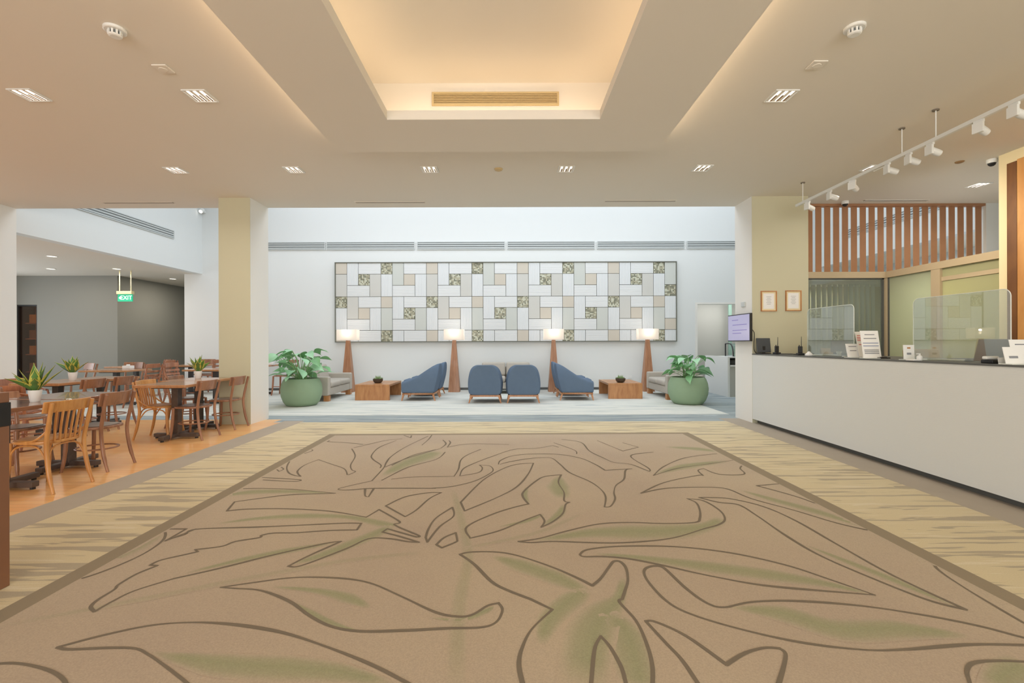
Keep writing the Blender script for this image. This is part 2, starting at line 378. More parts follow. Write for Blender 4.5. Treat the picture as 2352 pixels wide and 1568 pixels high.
# atrium ceiling ring (skylight opening), bulkheads and walls
c=MB()
for a in ((-8.8,-7,YP1,YW),(7,XR+.2,YP1,YW),(-7,7,YP1,9.0),(-7,7,12.4,YW)): c.box(*a,ZA,ZA+.1,'white_wall')
struct(c,'ceiling_atrium')
fr=MB()
for i in range(8): 
    x=-7+2*i; fr.box(x-.03,x+.03,9,12.4,ZA+.02,ZA+.12,'white_paint')
w=struct(fr,'window_1')
struct(MB().box(-8.8,XR+.2,YP1-.12,YP1,ZC+.12,ZA,'white_wall'),'wall_front_upper')
struct(MB().box(XB-.2,XB,YP1,YW,3.25,ZA,'white_wall'),'wall_bulkhead_left')
struct(MB().box(XR,XR+.2,YP1,YW,3.4,ZA,'white_wall'),'wall_bulkhead_right')
c=MB().box(-9.05,5.18,YW,YW+.15,0,ZA+.1,'white_wall').box(5.18,7.4,YW,YW+.15,2.42,ZA+.1,'white_wall').box(7.4,10.4,YW,YW+.15,0,ZA+.1,'white_wall')
struct(c,'wall_back')
struct(MB().box(-9.05,5.1,YW-.015,YW,0.007,.07,'dark_trim'),'baseboard_back')
struct(MB().box(-14.4,XB-.2,YP1,16.9,3.25,3.37,'ceiling_paint'),'ceiling_left_low')
struct(MB().box(-14.4,XB-.2,YP1,YP1+.12,3.37,ZC+.12,'white_wall'),'wall_step_left')
struct(MB().box(XR+.2,10.4,YP1,YW,3.4,3.5,'ceiling_paint'),'ceiling_right_low')
struct(MB().box(-14.4,-13.95,13.32,13.5,0,3.25,'grey_wall').box(-13.95,-13.38,13.32,13.5,2.43,3.25,'grey_wall').box(-13.38,-11.1,13.32,13.5,0,3.25,'grey_wall').box(-11.25,-11.1,13.5,16.9,0,3.25,'grey_wall'),'wall_grey_left')
struct(MB().box(-11.1,-9,16.8,16.9,0,3.25,'grey_wall').box(-9.05,-8.95,YW+.15,16.8,0,3.25,'grey_wall'),'wall_corridor')
struct(MB().box(-14.5,-14.3,-6,4.5,0,3.7,'white_wall').box(-14.5,-14.3,12.5,17,0,3.7,'white_wall').box(-14.5,-14.3,4.5,12.5,2.8,3.7,'white_wall').box(-14.5,-14.3,4.5,12.5,0,.6,'white_wall'),'wall_left')
w=MB()
for i in range(5): w.box(-14.42,-14.36,4.5+2*i-.03,4.5+2*i+.03,.6,2.8,'white_paint')
struct(w,'added_window_5')  # unseen window, added so side light can reach the dining area
struct(MB().box(10.3,10.4,5,14,0,3.7,'white_wall'),'wall_far_right')
# room behind the back-wall opening
struct(MB().box(4.6,8.6,15.2,15.3,0,3,'door_grey').box(4.6,4.7,YW+.15,15.2,0,3,'door_grey').box(8.5,8.6,YW+.15,15.2,0,3,'door_grey').box(4.6,8.6,YW+.15,15.3,2.9,3,'white_wall'),'wall_back_room')
struct(MB().box(5.18,5.24,YW-.01,YW+.16,0,2.42,'white_paint').box(5.24,7.4,YW-.01,YW+.16,2.37,2.42,'white_paint'),'trim_2')
# pillars
def pillar(x0,x1,front=True,name='wall_pillar_left'):
    b=MB().box(x0,x1,YP0+.004,YP1,0,ZC,'white_paint')
    b.box(x0,x1,YP0,YP0+.004,0,ZC,'cream_paint')
    return struct(b,name)
pillar(-4.69,-4.18,name='wall_pillar_left'); pillar(-9.1,-8.55,name='wall_pillar_far_left'); pillar(3.92,4.83,name='wall_pillar_right')
# right cream wall with timber panels, office enclosure
struct(MB().box(6.23,6.43,-6,5.98,0,ZC,'cream_wall'),'wall_right')
t=thing('timber_panel','tall golden timber wall panel at the right edge of the photo','panel',(6.225,5.3,0))
box1('panel_board',-.1,0,-.6,.37,.02,2.2+1.3,'panel_wood',t,.004)
t=thing('timber_panel','narrow dark timber wall panel left of the golden one','panel',(6.225,5.765,0))
box1('panel_board',-.06,0,-.055,.06,.02,2.22+1.28,'panel_dark',t,.004)
ZB0,ZB1=2.385,2.49; YO=8.0; XO=6.41
struct(MB().box(4.83,XO,YO-.05,YO+.05,ZB0,ZB1,'office_frame').box(XO-.05,XO+.05,6.0,YO+.05,ZB0,ZB1,'office_frame').box(XO+.05,10.3,YO,YO+.1,0,ZB1,'office_wall'),'trim_3')
struct(MB().box(XO+.06,10.3,6.1,YO-.1,ZB1-.06,ZB1-.01,'white_wall').box(4.9,10.3,YO+.1,9.7,ZB1-.06,ZB1-.01,'white_wall'),'ceiling_office')
struct(MB().box(XO-.05,XO+.05,YO-.05,YO+.05,0,ZB0,'office_frame').box(XO-.045,XO+.045,6.95,7.1,0,ZB0,'office_frame').box(XO-.02,XO+.03,6.1,6.95,2.2,2.26,'office_frame'),'trim_4')
struct(MB().box(4.83,6.36,YO-.01,YO+.005,0,ZB0,'office_glass').box(4.83,6.36,YO-.02,YO+.02,0,.03,'dark_trim').box(4.83,6.36,YO-.02,YO+.02,ZB0-.02,ZB0,'dark_trim').box(6.33,6.36,YO-.02,YO+.02,0,ZB0,'dark_trim'),'window_2')
struct(MB().box(XO-.005,XO+.005,7.1,7.95,0,ZB0,'frost_teal').box(XO-.012,XO+.012,7.92,7.95,0,ZB0,'dark_trim'),'window_3')
struct(MB().box(XO-.005,XO+.005,6.1,6.95,0,2.2,'frost_green').box(XO-.005,XO+.005,6.0,6.95,2.26,ZB0,'frost_green'),'door_1')
struct(MB().box(4.95,10.3,9.6,9.7,0,ZB1-.01,'office_wall').box(4.85,4.95,YP1,9.7,0,ZB1-.01,'office_wall').box(XO+.05,10.3,5.98,6.08,0,ZB1,'office_wall'),'wall_office')
struct(MB().box(8.12,8.75,YO,YO+.16,ZB1+.05,ZC,'white_wall').box(8.75,10.4,YO,YO+.16,ZB1+.05,ZC,'white_wall'),'wall_above_office')
# vertical blind behind the office glass
vb=MB()
for i in range(16):
    x=4.9+i*.094; T=Matrix.Translation((x,YO+.16,0))@Matrix.Rotation(.42,4,'Z'); vb.box(-.053,.053,-.002,.002,.05,2.3,'blind_green',T)
t=thing('vertical_blind','grey green vertical blind behind the office glass','blind',(0,0,0))
vb.build('blind_slats',t); box1('head_rail',4.86,6.36,YO+.13,YO+.19,2.3,2.36,'plastic_white',t)
# slat screen
t=thing('slat_screen','brown vertical timber slat screen hanging above the office glass','screen',(5.09,YO+.06,ZB1+.05))
zt=ZC-ZB1-.05
for i in range(20):
    x=.012+i*.1525; box1('slat',x,x+.101,0,.012,-.05,zt-.04,'slat_wood',t)
box1('top_rail',-.02,3.22,-.05,.05,zt-.04,zt-.001,'slat_wood',t)
# rear of the lobby behind the camera: entrance wall with glazing
e=MB().box(-14.4,-6,-6.1,-6,0,ZC,'white_wall').box(6,6.5,-6.1,-6,0,ZC,'white_wall').box(-6,6,-6.1,-6,2.9,ZC,'white_wall')
struct(e,'wall_front')
e=MB()
for i in range(7): e.box(-6+2*i-.03,-6+2*i+.03,-6.08,-6.02,0,2.9,'metal_dark')
struct(e,'window_4')

# glazed cabinet doorway in the grey wall
t=thing('cabinet','dark glazed bar cabinet with brown shelves set in the grey wall','cabinet',(-13.665,13.5,0))
box1('carcass_back',-.3,.3,.3,.32,0,2.43,'walnut',t)
f=MB().box(-.285,-.255,-.17,.3,0,2.43,'black').box(.255,.285,-.17,.3,0,2.43,'black').box(-.255,.255,-.17,.3,2.39,2.43,'black')
f.build('door_frame',t)
for z in (.5,1.0,1.45,1.9): box1('shelf',-.255,.255,.02,.3,z,z+.03,'walnut_red',t)
for z,cl in ((1.03,'oak_honey'),(1.48,'brown_laminate'),(1.93,'oak_honey'),(.53,'walnut')):
    box1('shelf_box',-.2,.05,.08,.26,z,z+.24,cl,t)
box1('glass_pane',-.255,.255,-.12,-.11,0,2.39,'door_glass',t)

# ------------------------------------------------------------------ patterned carpet
A_=lambda p:(p[0]/3.92+400,p[1]/3.92+980); B_=lambda p:(p[0]/3.92+900,p[1]/3.92+980); C_=lambda p:(p[0]/3.92+1400,p[1]/3.92+980)
Z1=lambda p:(p[0]/2,960+p[1]/2); Z2=lambda p:(1176+p[0]/2,960+p[1]/2)
cf=[fp(757,998),fp(1580,994)]
nl=fp(0,1405); nr=fp(2352,1379)
def ext(a,b,Y): t=(Y-a.y)/(b.y-a.y); return a+(b-a)*t
L0,L1=ext(cf[0],nl,-3.0),cf[0]; R0,R1=ext(cf[1],nr,-3.0),cf[1]
cb=MB()
quad=lambda a,b_,c_,d,z,m: cb.add([(p.x,p.y,z) for p in (a,b_,c_,d)],[(0,1,2,3)],m)
z=.0085
bw=.115
cb.add([(p.x,p.y,zz) for zz in (.006,z) for p in (L0,R0,R1,L1)],[(4,5,6,7),(0,1,5,4),(1,2,6,5),(2,3,7,6),(3,0,4,7)],'carpet_border')
dx=Vector((bw,0,0)); dy=Vector((0,.10,0))
i0,i1,i2,i3=L0+dx+dy,R0-dx+dy,R1-dx-dy,L1+dx-dy
quad(i0,i1,i2,i3,z+.0004,'carpet_main')
def inside(p): 
    def sd(a,b): return (b.x-a.x)*(p.y-a.y)-(b.y-a.y)*(p.x-a.x)
    return sd(i0,i1)>=0 and sd(i1,i2)>=0 and sd(i2,i3)>=0 and sd(i3,i0)>=0
green_v={}
def streak(conv,pts,amp=1.0):
    P=[];W=[]
    for x,y,h in pts:
        a=conv((x,y)); q=fp(*a); d=F*H/q.y
        P.append(q); W.append(-h if h<0 else F*H/d**2*h/2)
    Q=spline(P,8); n=len(Q); N=len(P)
    WW=[]
    for i in range(n):
        t=i/8; k=min(int(t),N-2); WW.append(W[k]+(W[k+1]-W[k])*(t-k))
    prof=((-1,0),(-.45,.75),(.15,1),(.6,.7),(1,0)); vs=[];gv=[]
    for i,q in enumerate(Q):
        d=(Q[min(i+1,n-1)]-Q[max(i-1,0)]); d.z=0; d.normalize(); nn=Vector((-d.y,d.x,0))
        e=min(1,i/4,(n-1-i)/4)
        for a,v in prof:
            p=q+nn*WW[i]*a; vs.append(p); gv.append(v*e*amp)
    fs=[(i*5+k,i*5+k+1,(i+1)*5+k+1,(i+1)*5+k) for i in range(n-1) for k in range(4)]
    fs=[f for f in fs if all(inside(vs[j]) for j in f)]
    o=cb.add([(p.x,p.y,z+.0008+random.random()*.0003) for p in vs],fs,'carpet_main')
    for i,v in enumerate(gv): green_v[o+i]=v
LZ=[0]
def line(conv,pts,w=.0092,corner=.72,faint=False):
    P=[fp(*conv(p)) for p in pts]
    # split at sharp corners so that they stay sharp
    runs=[[P[0]]]
    for i in range(1,len(P)-1):
        runs[-1].append(P[i])
        a=(P[i]-P[i-1]).normalized(); b=(P[i+1]-P[i]).normalized()
        if a.dot(b)<corner*.0+.25: runs.append([P[i]])
    runs[-1].append(P[-1])
    for r in runs:
        LZ[0]+=1; Q=spline(r,6); n=len(Q); vs=[]
        for i,q in enumerate(Q):
            d=(Q[min(i+1,n-1)]-Q[max(i-1,0)]); d.normalize(); nn=Vector((-d.y,d.x,0)); ww=w*(.85+.5*noise.noise(q*3))
            e0=d*(-w*.6 if i==0 else (w*.6 if i==n-1 else 0))
            vs+= [q+nn*ww+e0,q-nn*ww+e0]
        fs=[(2*i,2*i+1,2*i+3,2*i+2) for i in range(n-1)]
        fs=[f for f in fs if all(inside(vs[j]) for j in f)]
        cb.add([(p.x,p.y,z+.0015+.00002*(LZ[0]%40)) for p in vs],fs,'carpet_line')
ST1=[[(1010,365,5),(1150,345,14),(1350,342,10),(1530,350,3)],
 [(1000,490,4),(1200,465,10),(1400,455,14),(1600,460,10),(1750,490,15),(1830,500,5)],
 [(240,780,3),(400,700,30),(600,600,38),(735,535,14)],
 [(1330,683,3),(1500,630,22),(1600,590,22),(1720,540,20),(1800,500,12)],
 [(850,720,4),(1100,660,14),(1300,620,18),(1550,575,6)],
 [(1250,782,3),(1450,800,14),(1600,835,25),(1700,880,6)],
 [(1340,850,2),(1430,905,14),(1560,965,12),(1650,985,2)],
 [(1980,925,2),(2120,935,10),(2230,895,14),(2270,870,2)],
 [(690,1085,2),(1000,1140,55),(1300,1160,65),(1550,1180,50),(1800,1230,10)],
 [(1760,270,4),(1850,220,14),(1950,180,18),(2020,155,6)]]
for s_ in ST1: streak(Z1,s_)
streak(Z1,[(2080,330,-.03),(2120,480,-.04),(2150,640,-.04),(2110,860,-.045),(2090,1280,-.045)],.45)
streak(Z1,[(0,965,-.02),(700,830,-.035),(1100,750,-.035),(1600,660,-.03),(1950,625,-.03)],.35)
streak(Z2,[(-250,610,-.02),(0,560,-.03),(150,520,-.03),(330,440,-.02)],.35)
ST2=[[(215,268,-.02),(212,320,-.12),(235,375,-.06)],[(75,395,-.02),(60,360,-.03),(70,320,-.02)],[(145,500,-.02),(215,450,-.05),(240,400,-.02)],
 [(-60,505,3),(60,480,8),(150,445,4)],
 [(100,570,3),(350,535,24),(550,530,38),(750,525,38),(900,500,18),(965,465,-.05)],
 [(380,630,4),(600,650,16),(900,690,32),(1200,730,35),(1450,770,20),(1640,815,3)],
 [(-90,640,4),(30,680,30),(200,740,35),(350,810,15)],[(135,1050,-.02),(180,930,-.07),(280,840,-.08),(350,800,-.03)],
 [(510,740,-.02),(490,830,-.04),(420,900,-.1),(360,1000,-.12),(320,1250,-.1)],[(440,900,-.05),(520,1000,-.09),(560,1150,-.09),(590,1250,-.06)],
 [(1000,877,2),(1250,910,50),(1500,980,60),(1800,980,50),(2100,1010,10)],
 [(1350,590,2),(1550,670,14),(1750,750,18),(2050,880,3)],[(1050,335,2),(1200,380,12),(1400,435,16),(1700,530,4)],
 [(700,135,3),(850,145,10),(950,158,3)],[(660,262,2),(800,225,12),(1000,200,5)],[(2200,1250,-.04),(2300,1180,-.08),(2400,1150,-.08)]]
for s_ in ST2: streak(Z2,s_)
LA=[[(1215,205),(1245,222),(1130,262),(1050,310),(1015,370),(1030,420),(1080,445),(1140,455),(1115,430),(1115,400),(1180,350),(1300,303),(1420,345),(1530,385),(1560,440)],
 [(700,480),(1050,500),(1140,493),(1100,482),(750,462)],[(905,375),(945,410),(985,390),(965,372)],
 [(1600,205),(1630,270),(1590,350),(1600,395),(1632,412),(1570,440)],[(2000,130),(1850,190),(1780,260),(1790,300),(1860,350),(1855,378)],
 [(2352,60),(2100,180),(1960,270),(1910,330),(1885,380),(1780,495)],[(1780,495),(1500,560),(1510,578),(1620,575),(1800,563),(2352,563)],
 [(1900,370),(2100,290),(2352,215)],[(1720,570),(1720,630),(1750,640),(1795,570)],
 [(480,570),(800,563),(1100,575),(1450,608),(1300,612),(1000,625),(545,685),(475,768),(650,752),(1000,748),(1400,770),(1730,825),(1845,755),(2030,865),(1985,895),(2200,990),(2180,1003),(1920,930),(1875,960),(2000,990),(2205,1052),(2100,1045),(1930,1018),(1750,1020),(1550,1110),(1150,1262),(1030,1268),(1200,1180),(1500,1045),(1350,1065),(900,1165),(400,1290),(0,1380)],
 [(0,930),(110,930),(0,995)],[(0,1010),(100,980),(210,932),(800,912),(1500,880),(1685,880),(1645,940),(1400,945),(1100,965),(900,968),(790,988),(765,1010),(550,1045),(430,1088),(190,1118),(212,1138),(0,1185)],
 [(165,770),(190,800),(60,820)],[(1400,130),(1380,140),(1560,150),(1700,165)],[(1620,195),(1900,130),(2050,115)],[(2060,80),(2130,105),(2140,75)]]
for l in LA: line(A_,l)
LB=[[(-55,722),(120,820),(220,760),(340,655),(445,602),(330,603),(120,640),(-55,722)],[(460,125),(487,160),(440,200)],[(515,130),(527,150),(500,190),(700,160),(1050,165)],
 [(270,172),(330,120),(360,80)],[(-90,490),(150,370),(400,300),(480,235)],[(0,355),(200,260),(430,205)],
 [(0,480),(200,460),(560,455),(600,390),(620,310),(680,260),(800,210)],[(612,450),(640,390),(720,345),(900,275),(1100,210),(1300,200),(1450,175),(1500,190)],
 [(350,563),(550,545),(750,495),(880,430),(912,395),(880,360),(790,352),(815,380),(780,420),(620,450)],
 [(620,690),(820,490),(1000,385),(1130,345),(1275,335),(1230,430),(1130,545),(960,640),(655,768),(620,690)],
 [(960,345),(980,310),(1080,270),(1250,252),(1500,255),(1700,290),(1830,345),(1920,400),(2160,385),(2105,400),(2090,480),(2020,535),(2000,600),(2010,660),(1970,725),(1915,732),(1925,640),(1880,570),(1780,500),(1600,420),(1520,350),(1440,290),(1340,285),(1200,298),(1050,325),(975,345)],
 [(1530,120),(1700,145),(1780,225),(1900,285),(2000,328),(2150,345),(2320,410),(2310,380),(2150,268),(2352,235)],
 [(1230,705),(1180,640),(1190,590),(1300,495),(1380,455),(1525,440),(1500,510),(1550,600),(1552,675),(1600,690),(1565,710),(1540,790),(1450,865),(1345,915),(1375,860),(1335,800),(1200,850),(1000,935),(850,980),(705,1015),(675,912),(900,800),(1100,735),(1230,705)],
 [(305,1010),(330,930),(400,830),(545,735),(555,815),(430,910),(320,1050),(305,1010)],[(400,1073),(470,1010),(575,965),(588,1030),(575,1050),(450,1102),(400,1073)],
 [(615,1162),(700,1142),(900,1138),(1080,1160),(1300,1225),(1500,1300),(1700,1390),(1805,1445),(1880,1380),(1960,1270),(2000,1225),(2060,1230),(2110,1290),(2125,1400),(2100,1490),(2075,1568)],
 [(615,1162),(740,1250),(900,1410),(1050,1490),(1250,1568)],[(1850,130),(2080,225),(2220,190),(2080,150)],[(1460,150),(1640,215),(1665,250)]]
for l in LB: line(B_,l)
L1_=[[(800,644),(730,662),(690,682),(722,685),(630,722),(545,772),(525,795),(450,842),(417,875),(435,897),(520,848),(620,800),(800,744)],
 [(735,515),(760,535),(740,575),(640,640),(450,720),(240,782)],[(750,515),(855,515),(760,570),(900,515)],
 [(1015,785),(1150,765),(1350,740),(1550,742),(1700,765),(1850,830),(2000,900),(2100,920),(2170,912),(2240,870),(2290,858),(2308,890),(2280,945),(2210,970),(2050,975),(1850,985),(1650,988),(1520,965),(1420,915),(1330,850),(1200,800),(1080,790),(1015,785)],
 [(1930,1260),(1850,1216),(1700,1140),(1500,1060),(1300,995),(1100,960),(900,947),(700,960),(480,1005),(265,1062),(320,1072),(500,1065),(620,1068),(680,1095),(760,1150),(845,1216),(880,1250)],
 [(-200,1160),(0,1138),(90,1138),(180,1155),(250,1180),(295,1216),(310,1260)]]
for l in L1_: line(Z1,l)
L2_=[[(505,840),(495,855),(570,940),(620,1050),(645,1150),(645,1250)],[(86,840),(185,888),(90,980),(45,1070),(32,1140),(45,1216),(60,1260)],
 [(805,375),(845,393),(862,425),(863,465),(840,485),(700,490),(550,485),(400,492),(250,525),(130,558),(30,573),(90,578),(200,573),(450,580),(640,570),(760,552),(880,515),(950,495),(978,470),(955,430),(880,385),(805,375)],
 [(312,633),(350,610),(500,595),(750,597),(1000,625),(1250,680),(1450,745),(1665,820),(1450,803),(1150,775),(900,730),(700,685),(550,655),(430,643),(330,643),(312,633)],
 [(2500,1050),(2352,1018),(2150,965),(1900,915),(1600,870),(1300,848),(1100,853),(980,877),(900,860),(800,790),(710,705),(680,688),(640,688),(608,705),(620,750),(700,840),(800,900),(1000,965),(1300,1035),(1600,1073),(1800,1073),(2100,1050),(2352,1052)],
 [(870,1250),(845,1216),(780,1120),(700,1035),(615,942),(660,945),(800,1010),(985,1142),(1070,1090),(1160,1065),(1230,1068),(1258,1100),(1230,1216),(1215,1260)],
 [(362,1250),(365,1216),(380,1070),(408,1012),(450,1060),(500,1150),(520,1216),(530,1250)],[(2110,1250),(2100,1216),(2090,1170),(2120,1135),(2230,1125),(2400,1132)],
 [(2085,888),(1900,840),(1600,720),(1400,630),(1250,540),(1120,450),(1040,403),(950,392),(860,370),(900,370),(1000,375),(1150,410),(1300,475),(1500,590),(1750,730),(2085,888)],
 [(592,350),(700,300),(850,268),(878,268),(855,245),(880,235),(950,262),(1065,262),(1048,235),(1065,215)],[(592,350),(700,328),(850,322),(980,328),(1100,375),(1300,430),(1500,490),(1680,530)],
 [(1240,305),(1125,315),(1350,380),(1600,490)],[(650,268),(700,225),(800,185),(960,165)],[(650,268),(760,235),(900,215),(1030,195)],[(1932,660),(1960,705),(2100,800),(2352,950)]]
for l in L2_: line(Z2,l)
o=cb.build('carpet'); tag(o,'large sandy carpet patterned with dark outlined leaves and green tints','carpet')
at=o.data.attributes.new('green','FLOAT','POINT')
for i,v in green_v.items(): at.data[i].value=v*.8

# ------------------------------------------------------------------ ceiling fittings
def grille(name,label,x0,x1,y0,y1,z0,z1,n,face,mf,md,grp=None,lips=0):
    """linear air grille; long axis X (face 'Y') or Y (face 'X')"""
    t=thing(name,label,'vent',((x0+x1)/2,(y0+y1)/2,z0),0,grp)
    w=(x1-x0)/2 if face!='X' else (y1-y0)/2; h=z1-z0
    R=Matrix.Rotation(0 if face!='X' else PI/2,4,'Z')
    MB().box(-w,w,.004,.012,0,h,md,R).build('backing',t)
    f=MB(); f.box(-w-.02,w+.02,-.012,.004,-.02,0,mf,R).box(-w-.02,w+.02,-.012,.004,h,h+.02,mf,R).box(-w-.02,-w,-.012,.004,0,h,mf,R).box(w,w+.02,-.012,.004,0,h,mf,R)
    f.build('frame',t)
    s=MB()
    for i in range(n):
        zz=h*(i+.5)/n; s.box(-w,w,-.008,.004,zz-h/n*.28,zz+h/n*.2,mf,R)
    s.build('louvres',t)
    return t
# back wall grilles
xs=[(748,617),(953,750),(1160,958),(1366,1165),(1572,1371),(1778,1577)]
nm=['leftmost','second from left','third from left','third from right','second from right','rightmost']
for k,(b,a) in enumerate(xs):
    p=dp(a if k else 545,572,YW); q=dp(b,556,YW)
    grille('air_grille','long grey air grille on the atrium back wall, '+nm[k]+' of six',p.x+.02,q.x-.02,YW-.02,YW-.012,3.93,4.11,3,'Y','grille','grille_dark','air grilles along the back wall')
# bulkhead grilles
t=grille('air_grille','grey air grille high on the white left bulkhead',XB,XB,9.1,11.96,4.0,4.17,3,'X','grille','grille_dark'); t.location.x=XB+.014; 
t=grille('air_grille','grey air grille high on the right bulkhead behind the timber slats',XR,XR,9.4,12.2,4.0,4.17,3,'X','grille','grille_dark'); t.location.x=XR-.014; t.rotation_euler=(0,0,PI)
# recess grille
p=dp(997,240,RY1); q=dp(1279,217,RY1)
grille('air_grille','cream slotted air grille inside the lit ceiling recess',p.x,q.x,RY1-.014,RY1-.006,p.z,q.z,6,'Y','grille_cream','grille_brown')
# thin slot diffusers in the ceiling
def flat_slot(x0,x1,y,label,g=None):
    a=fp(x0,y,ZC); b=fp(x1,y,ZC); yy=(a.y+b.y)/2
    t=thing('slot_diffuser',label,'vent',((a.x+b.x)/2,yy,ZC),0,g); w=(b.x-a.x)/2
    box1('slot',-w,w,-.03,.03,-.006,-.001,'vent_grey',t)
    MB().box(-w-.01,w+.01,-.04,-.03,-.009,-.001,'ceiling_paint').box(-w-.01,w+.01,.03,.04,-.009,-.001,'ceiling_paint').box(-w,w,-.003,.003,-.008,-.001,'ceiling_paint').build('frame',t)
flat_slot(237,398,465,'thin slot diffuser in the ceiling above the dining tables')
flat_slot(817,975,464,'thin slot diffuser in the ceiling left of centre near the atrium edge')
flat_slot(1391,1551,461,'thin slot diffuser in the ceiling right of centre near the atrium edge')
flat_slot(1985,2130,460,'thin slot diffuser in the ceiling in front of the timber slats')
# downlights
dl=thing('downlight','','light',(0,0,ZC))
MB().box(-.1,.1,-.11,-.1,-.012,-.001,'plastic_white').box(-.1,.1,.1,.11,-.012,-.001,'plastic_white').box(-.11,-.1,-.11,.11,-.012,-.001,'plastic_white').box(.1,.11,-.11,.11,-.012,-.001,'plastic_white').build('frame',dl)
box1('baffle',-.1,.1,-.1,.1,-.005,-.001,'ceiling_paint',dl)
for i in (-1,0,1): 
    s_=box1('lamp_slot',i*.062-.012,i*.062+.012,-.09,.09,-.009,-.005,'lamp_slot',dl); box1('slot_shade',i*.062-.004,i*.062+.012,-.02,.09,-.011,-.009,'grille_brown',s_)
DL=[(68,217,'recessed three slot downlight nearest the left edge of the ceiling'),(460,219,'recessed three slot downlight left of the dropped ceiling panel, front row'),
 (404,390,'recessed downlight above the dining area, back row leftmost'),(675,389,'recessed downlight in the back row left of the ceiling panel corner'),
 (987,388,'recessed downlight in the back row just left of the round sensor'),(1300,387,'recessed downlight in the back row just right of the round sensor'),
 (1613,385,'recessed downlight in the back row right of the ceiling panel corner'),(1795,219,'bright recessed downlight right of the dropped ceiling panel, front row'),
 (2005,385,'recessed downlight just behind the track lighting rail'),(2248,424,'recessed downlight near the cream wall at the far right')]
for k,(x,y,l) in enumerate(DL):
    p=fp(x,y,ZC)
    if k==0: dl.location=p; dl['label']=l; dl['group']='recessed slot downlights'
    else: dup(dl,p,0,l,'recessed slot downlights')
    li=bpy.data.lights.new('downlight_glow','AREA'); li.size=.2; li.energy=8; li.color=(1,.94,.86); li.spread=math.radians(150)
    lo=bpy.data.objects.new('downlight_glow',li); COL.objects.link(lo); lo.location=(p.x,p.y,ZC-.02)
# low ceiling round spots
first=None
for k,(x,y,l) in enumerate([(117,617,'small round ceiling spot over the far dining area, left'),(268,617,'small round ceiling spot above the exit sign'),(397,640,'small round ceiling spot near the far grey corner'),(119,588,'faint small round ceiling spot nearest the bulkhead')]):
    p=fp(x,y,3.25)
    if not first:
        first=thing('ceiling_spot',l,'light',p,0,'round spots in the low ceiling')
        MB().lathe([(.1,-.008),(.1,-.001),(.085,-.001),(.085,-.008)],'plastic_white',24).build('rim',first)
        MB().lathe([(.085,-.006),(.085,-.002)],'lamp_slot',24).build('lens',first)
    else: dup(first,p,0,l)
    li=bpy.data.lights.new('spot_fill_glow','AREA'); li.size=.15; li.energy=12; li.color=(1,.88,.74)
    lo=bpy.data.objects.new('spot_fill_glow',li); COL.objects.link(lo); lo.location=(p.x,p.y,3.22)
li=bpy.data.lights.new('spot_fill_glow','AREA'); li.size=.15; li.energy=22; li.color=(1,.9,.76)  # extra lamp without a fitting, added to lift the grey corridor wall
lo=bpy.data.objects.new('spot_fill_glow',li); COL.objects.link(lo); lo.location=(-9.9,14.7,3.22)
# smoke detectors
sd=None
for x,y,l in ((264,66,'round white smoke detector on the ceiling at upper left'),(1963,62,'round white smoke detector on the ceiling at upper right')):
    p=fp(x,y,ZC)
    if not sd:
        sd=thing('smoke_detector',l,'smoke detector',p,0,'smoke detectors')
        MB().lathe([(.065,-.022),(.072,-.018),(.072,-.001)],'plastic_white',28).build('base',sd)
        b=MB().lathe([(.03,-.062),(.04,-.058),(.046,-.05)],'plastic_white',24)
        for k in range(10):
            a=k*PI/5; T=Matrix.Rotation(a,4,'Z'); b.box(.038,.046,-.006,.006,-.052,-.02,'plastic_white',T)
        b.build('cage',sd); MB().lathe([(.03,-.05),(.03,-.02)],'grille_dark',16).build('chamber',sd)
    else: dup(sd,p,0,l)
hp=None
for x,y,l in ((375,156,'small raised square ceiling plate below the left smoke detector'),(1876,147,'small raised square ceiling plate below the right smoke detector')):
    p=fp(x,y,ZC)
    if not hp: hp=thing('ceiling_plate',l,'ceiling plate',p); box1('plate',-.06,.06,-.06,.06,-.014,-.001,'ceiling_paint',hp,.003); MB().lathe([(.03,-.018),(.034,-.014)],'ceiling_paint',20).build('centre_cap',hp)
    else: dup(hp,p,0,l)
p=fp(1145,388,ZC); tag(MB().lathe([(.02,-.03),(.05,-.018),(.06,-.001)],'grille_cream',24).build('sensor'),'small round cream sensor on the ceiling between two downlights','sensor').location=p
p=fp(2204,371,ZC); tag(MB().lathe([(.025,-.02),(.045,-.012),(.05,-.001)],'grille_brown',20).build('sensor'),'small brownish round sensor on the ceiling near the cream wall','sensor').location=p
dc=None
for x,y,l in ((1941,462,'small dome camera on the ceiling in front of the slats'),(2287,366,'small dome camera on the ceiling beside the cream wall')):
    p=fp(x,y,ZC)
    if x==2287: p.x-=.05
    if not dc:
        dc=thing('dome_camera',l,'camera',p,0,'dome cameras')
        MB().lathe([(.05,-.05),(.055,-.03),(.055,-.001)],'plastic_white',24).build('housing',dc)
        MB().lathe([(.001,-.09),(.02,-.086),(.036,-.072),(.042,-.05)],'black',20).build('dome',dc,smooth=True)
    else: dup(dc,p,0,l)
# wall floodlight high up in the left corner of the atrium
t=thing('wall_spotlight','small white spotlight high on the left end of the atrium back wall','light',dp(463,484,12.95))
MB().lathe([(.05,-.05),(.06,.05),(.03,.09)],'plastic_white',20,T=Matrix.Rotation(-.9,4,'X')).build('housing',t,smooth=True); box1('bracket',-.02,.02,.05,.15,-.02,.02,'plastic_white',t)
MB().lathe([(.045,-.056),(.045,-.052)],'lamp_slot',20,T=Matrix.Rotation(-.9,4,'X')).build('lens',t)

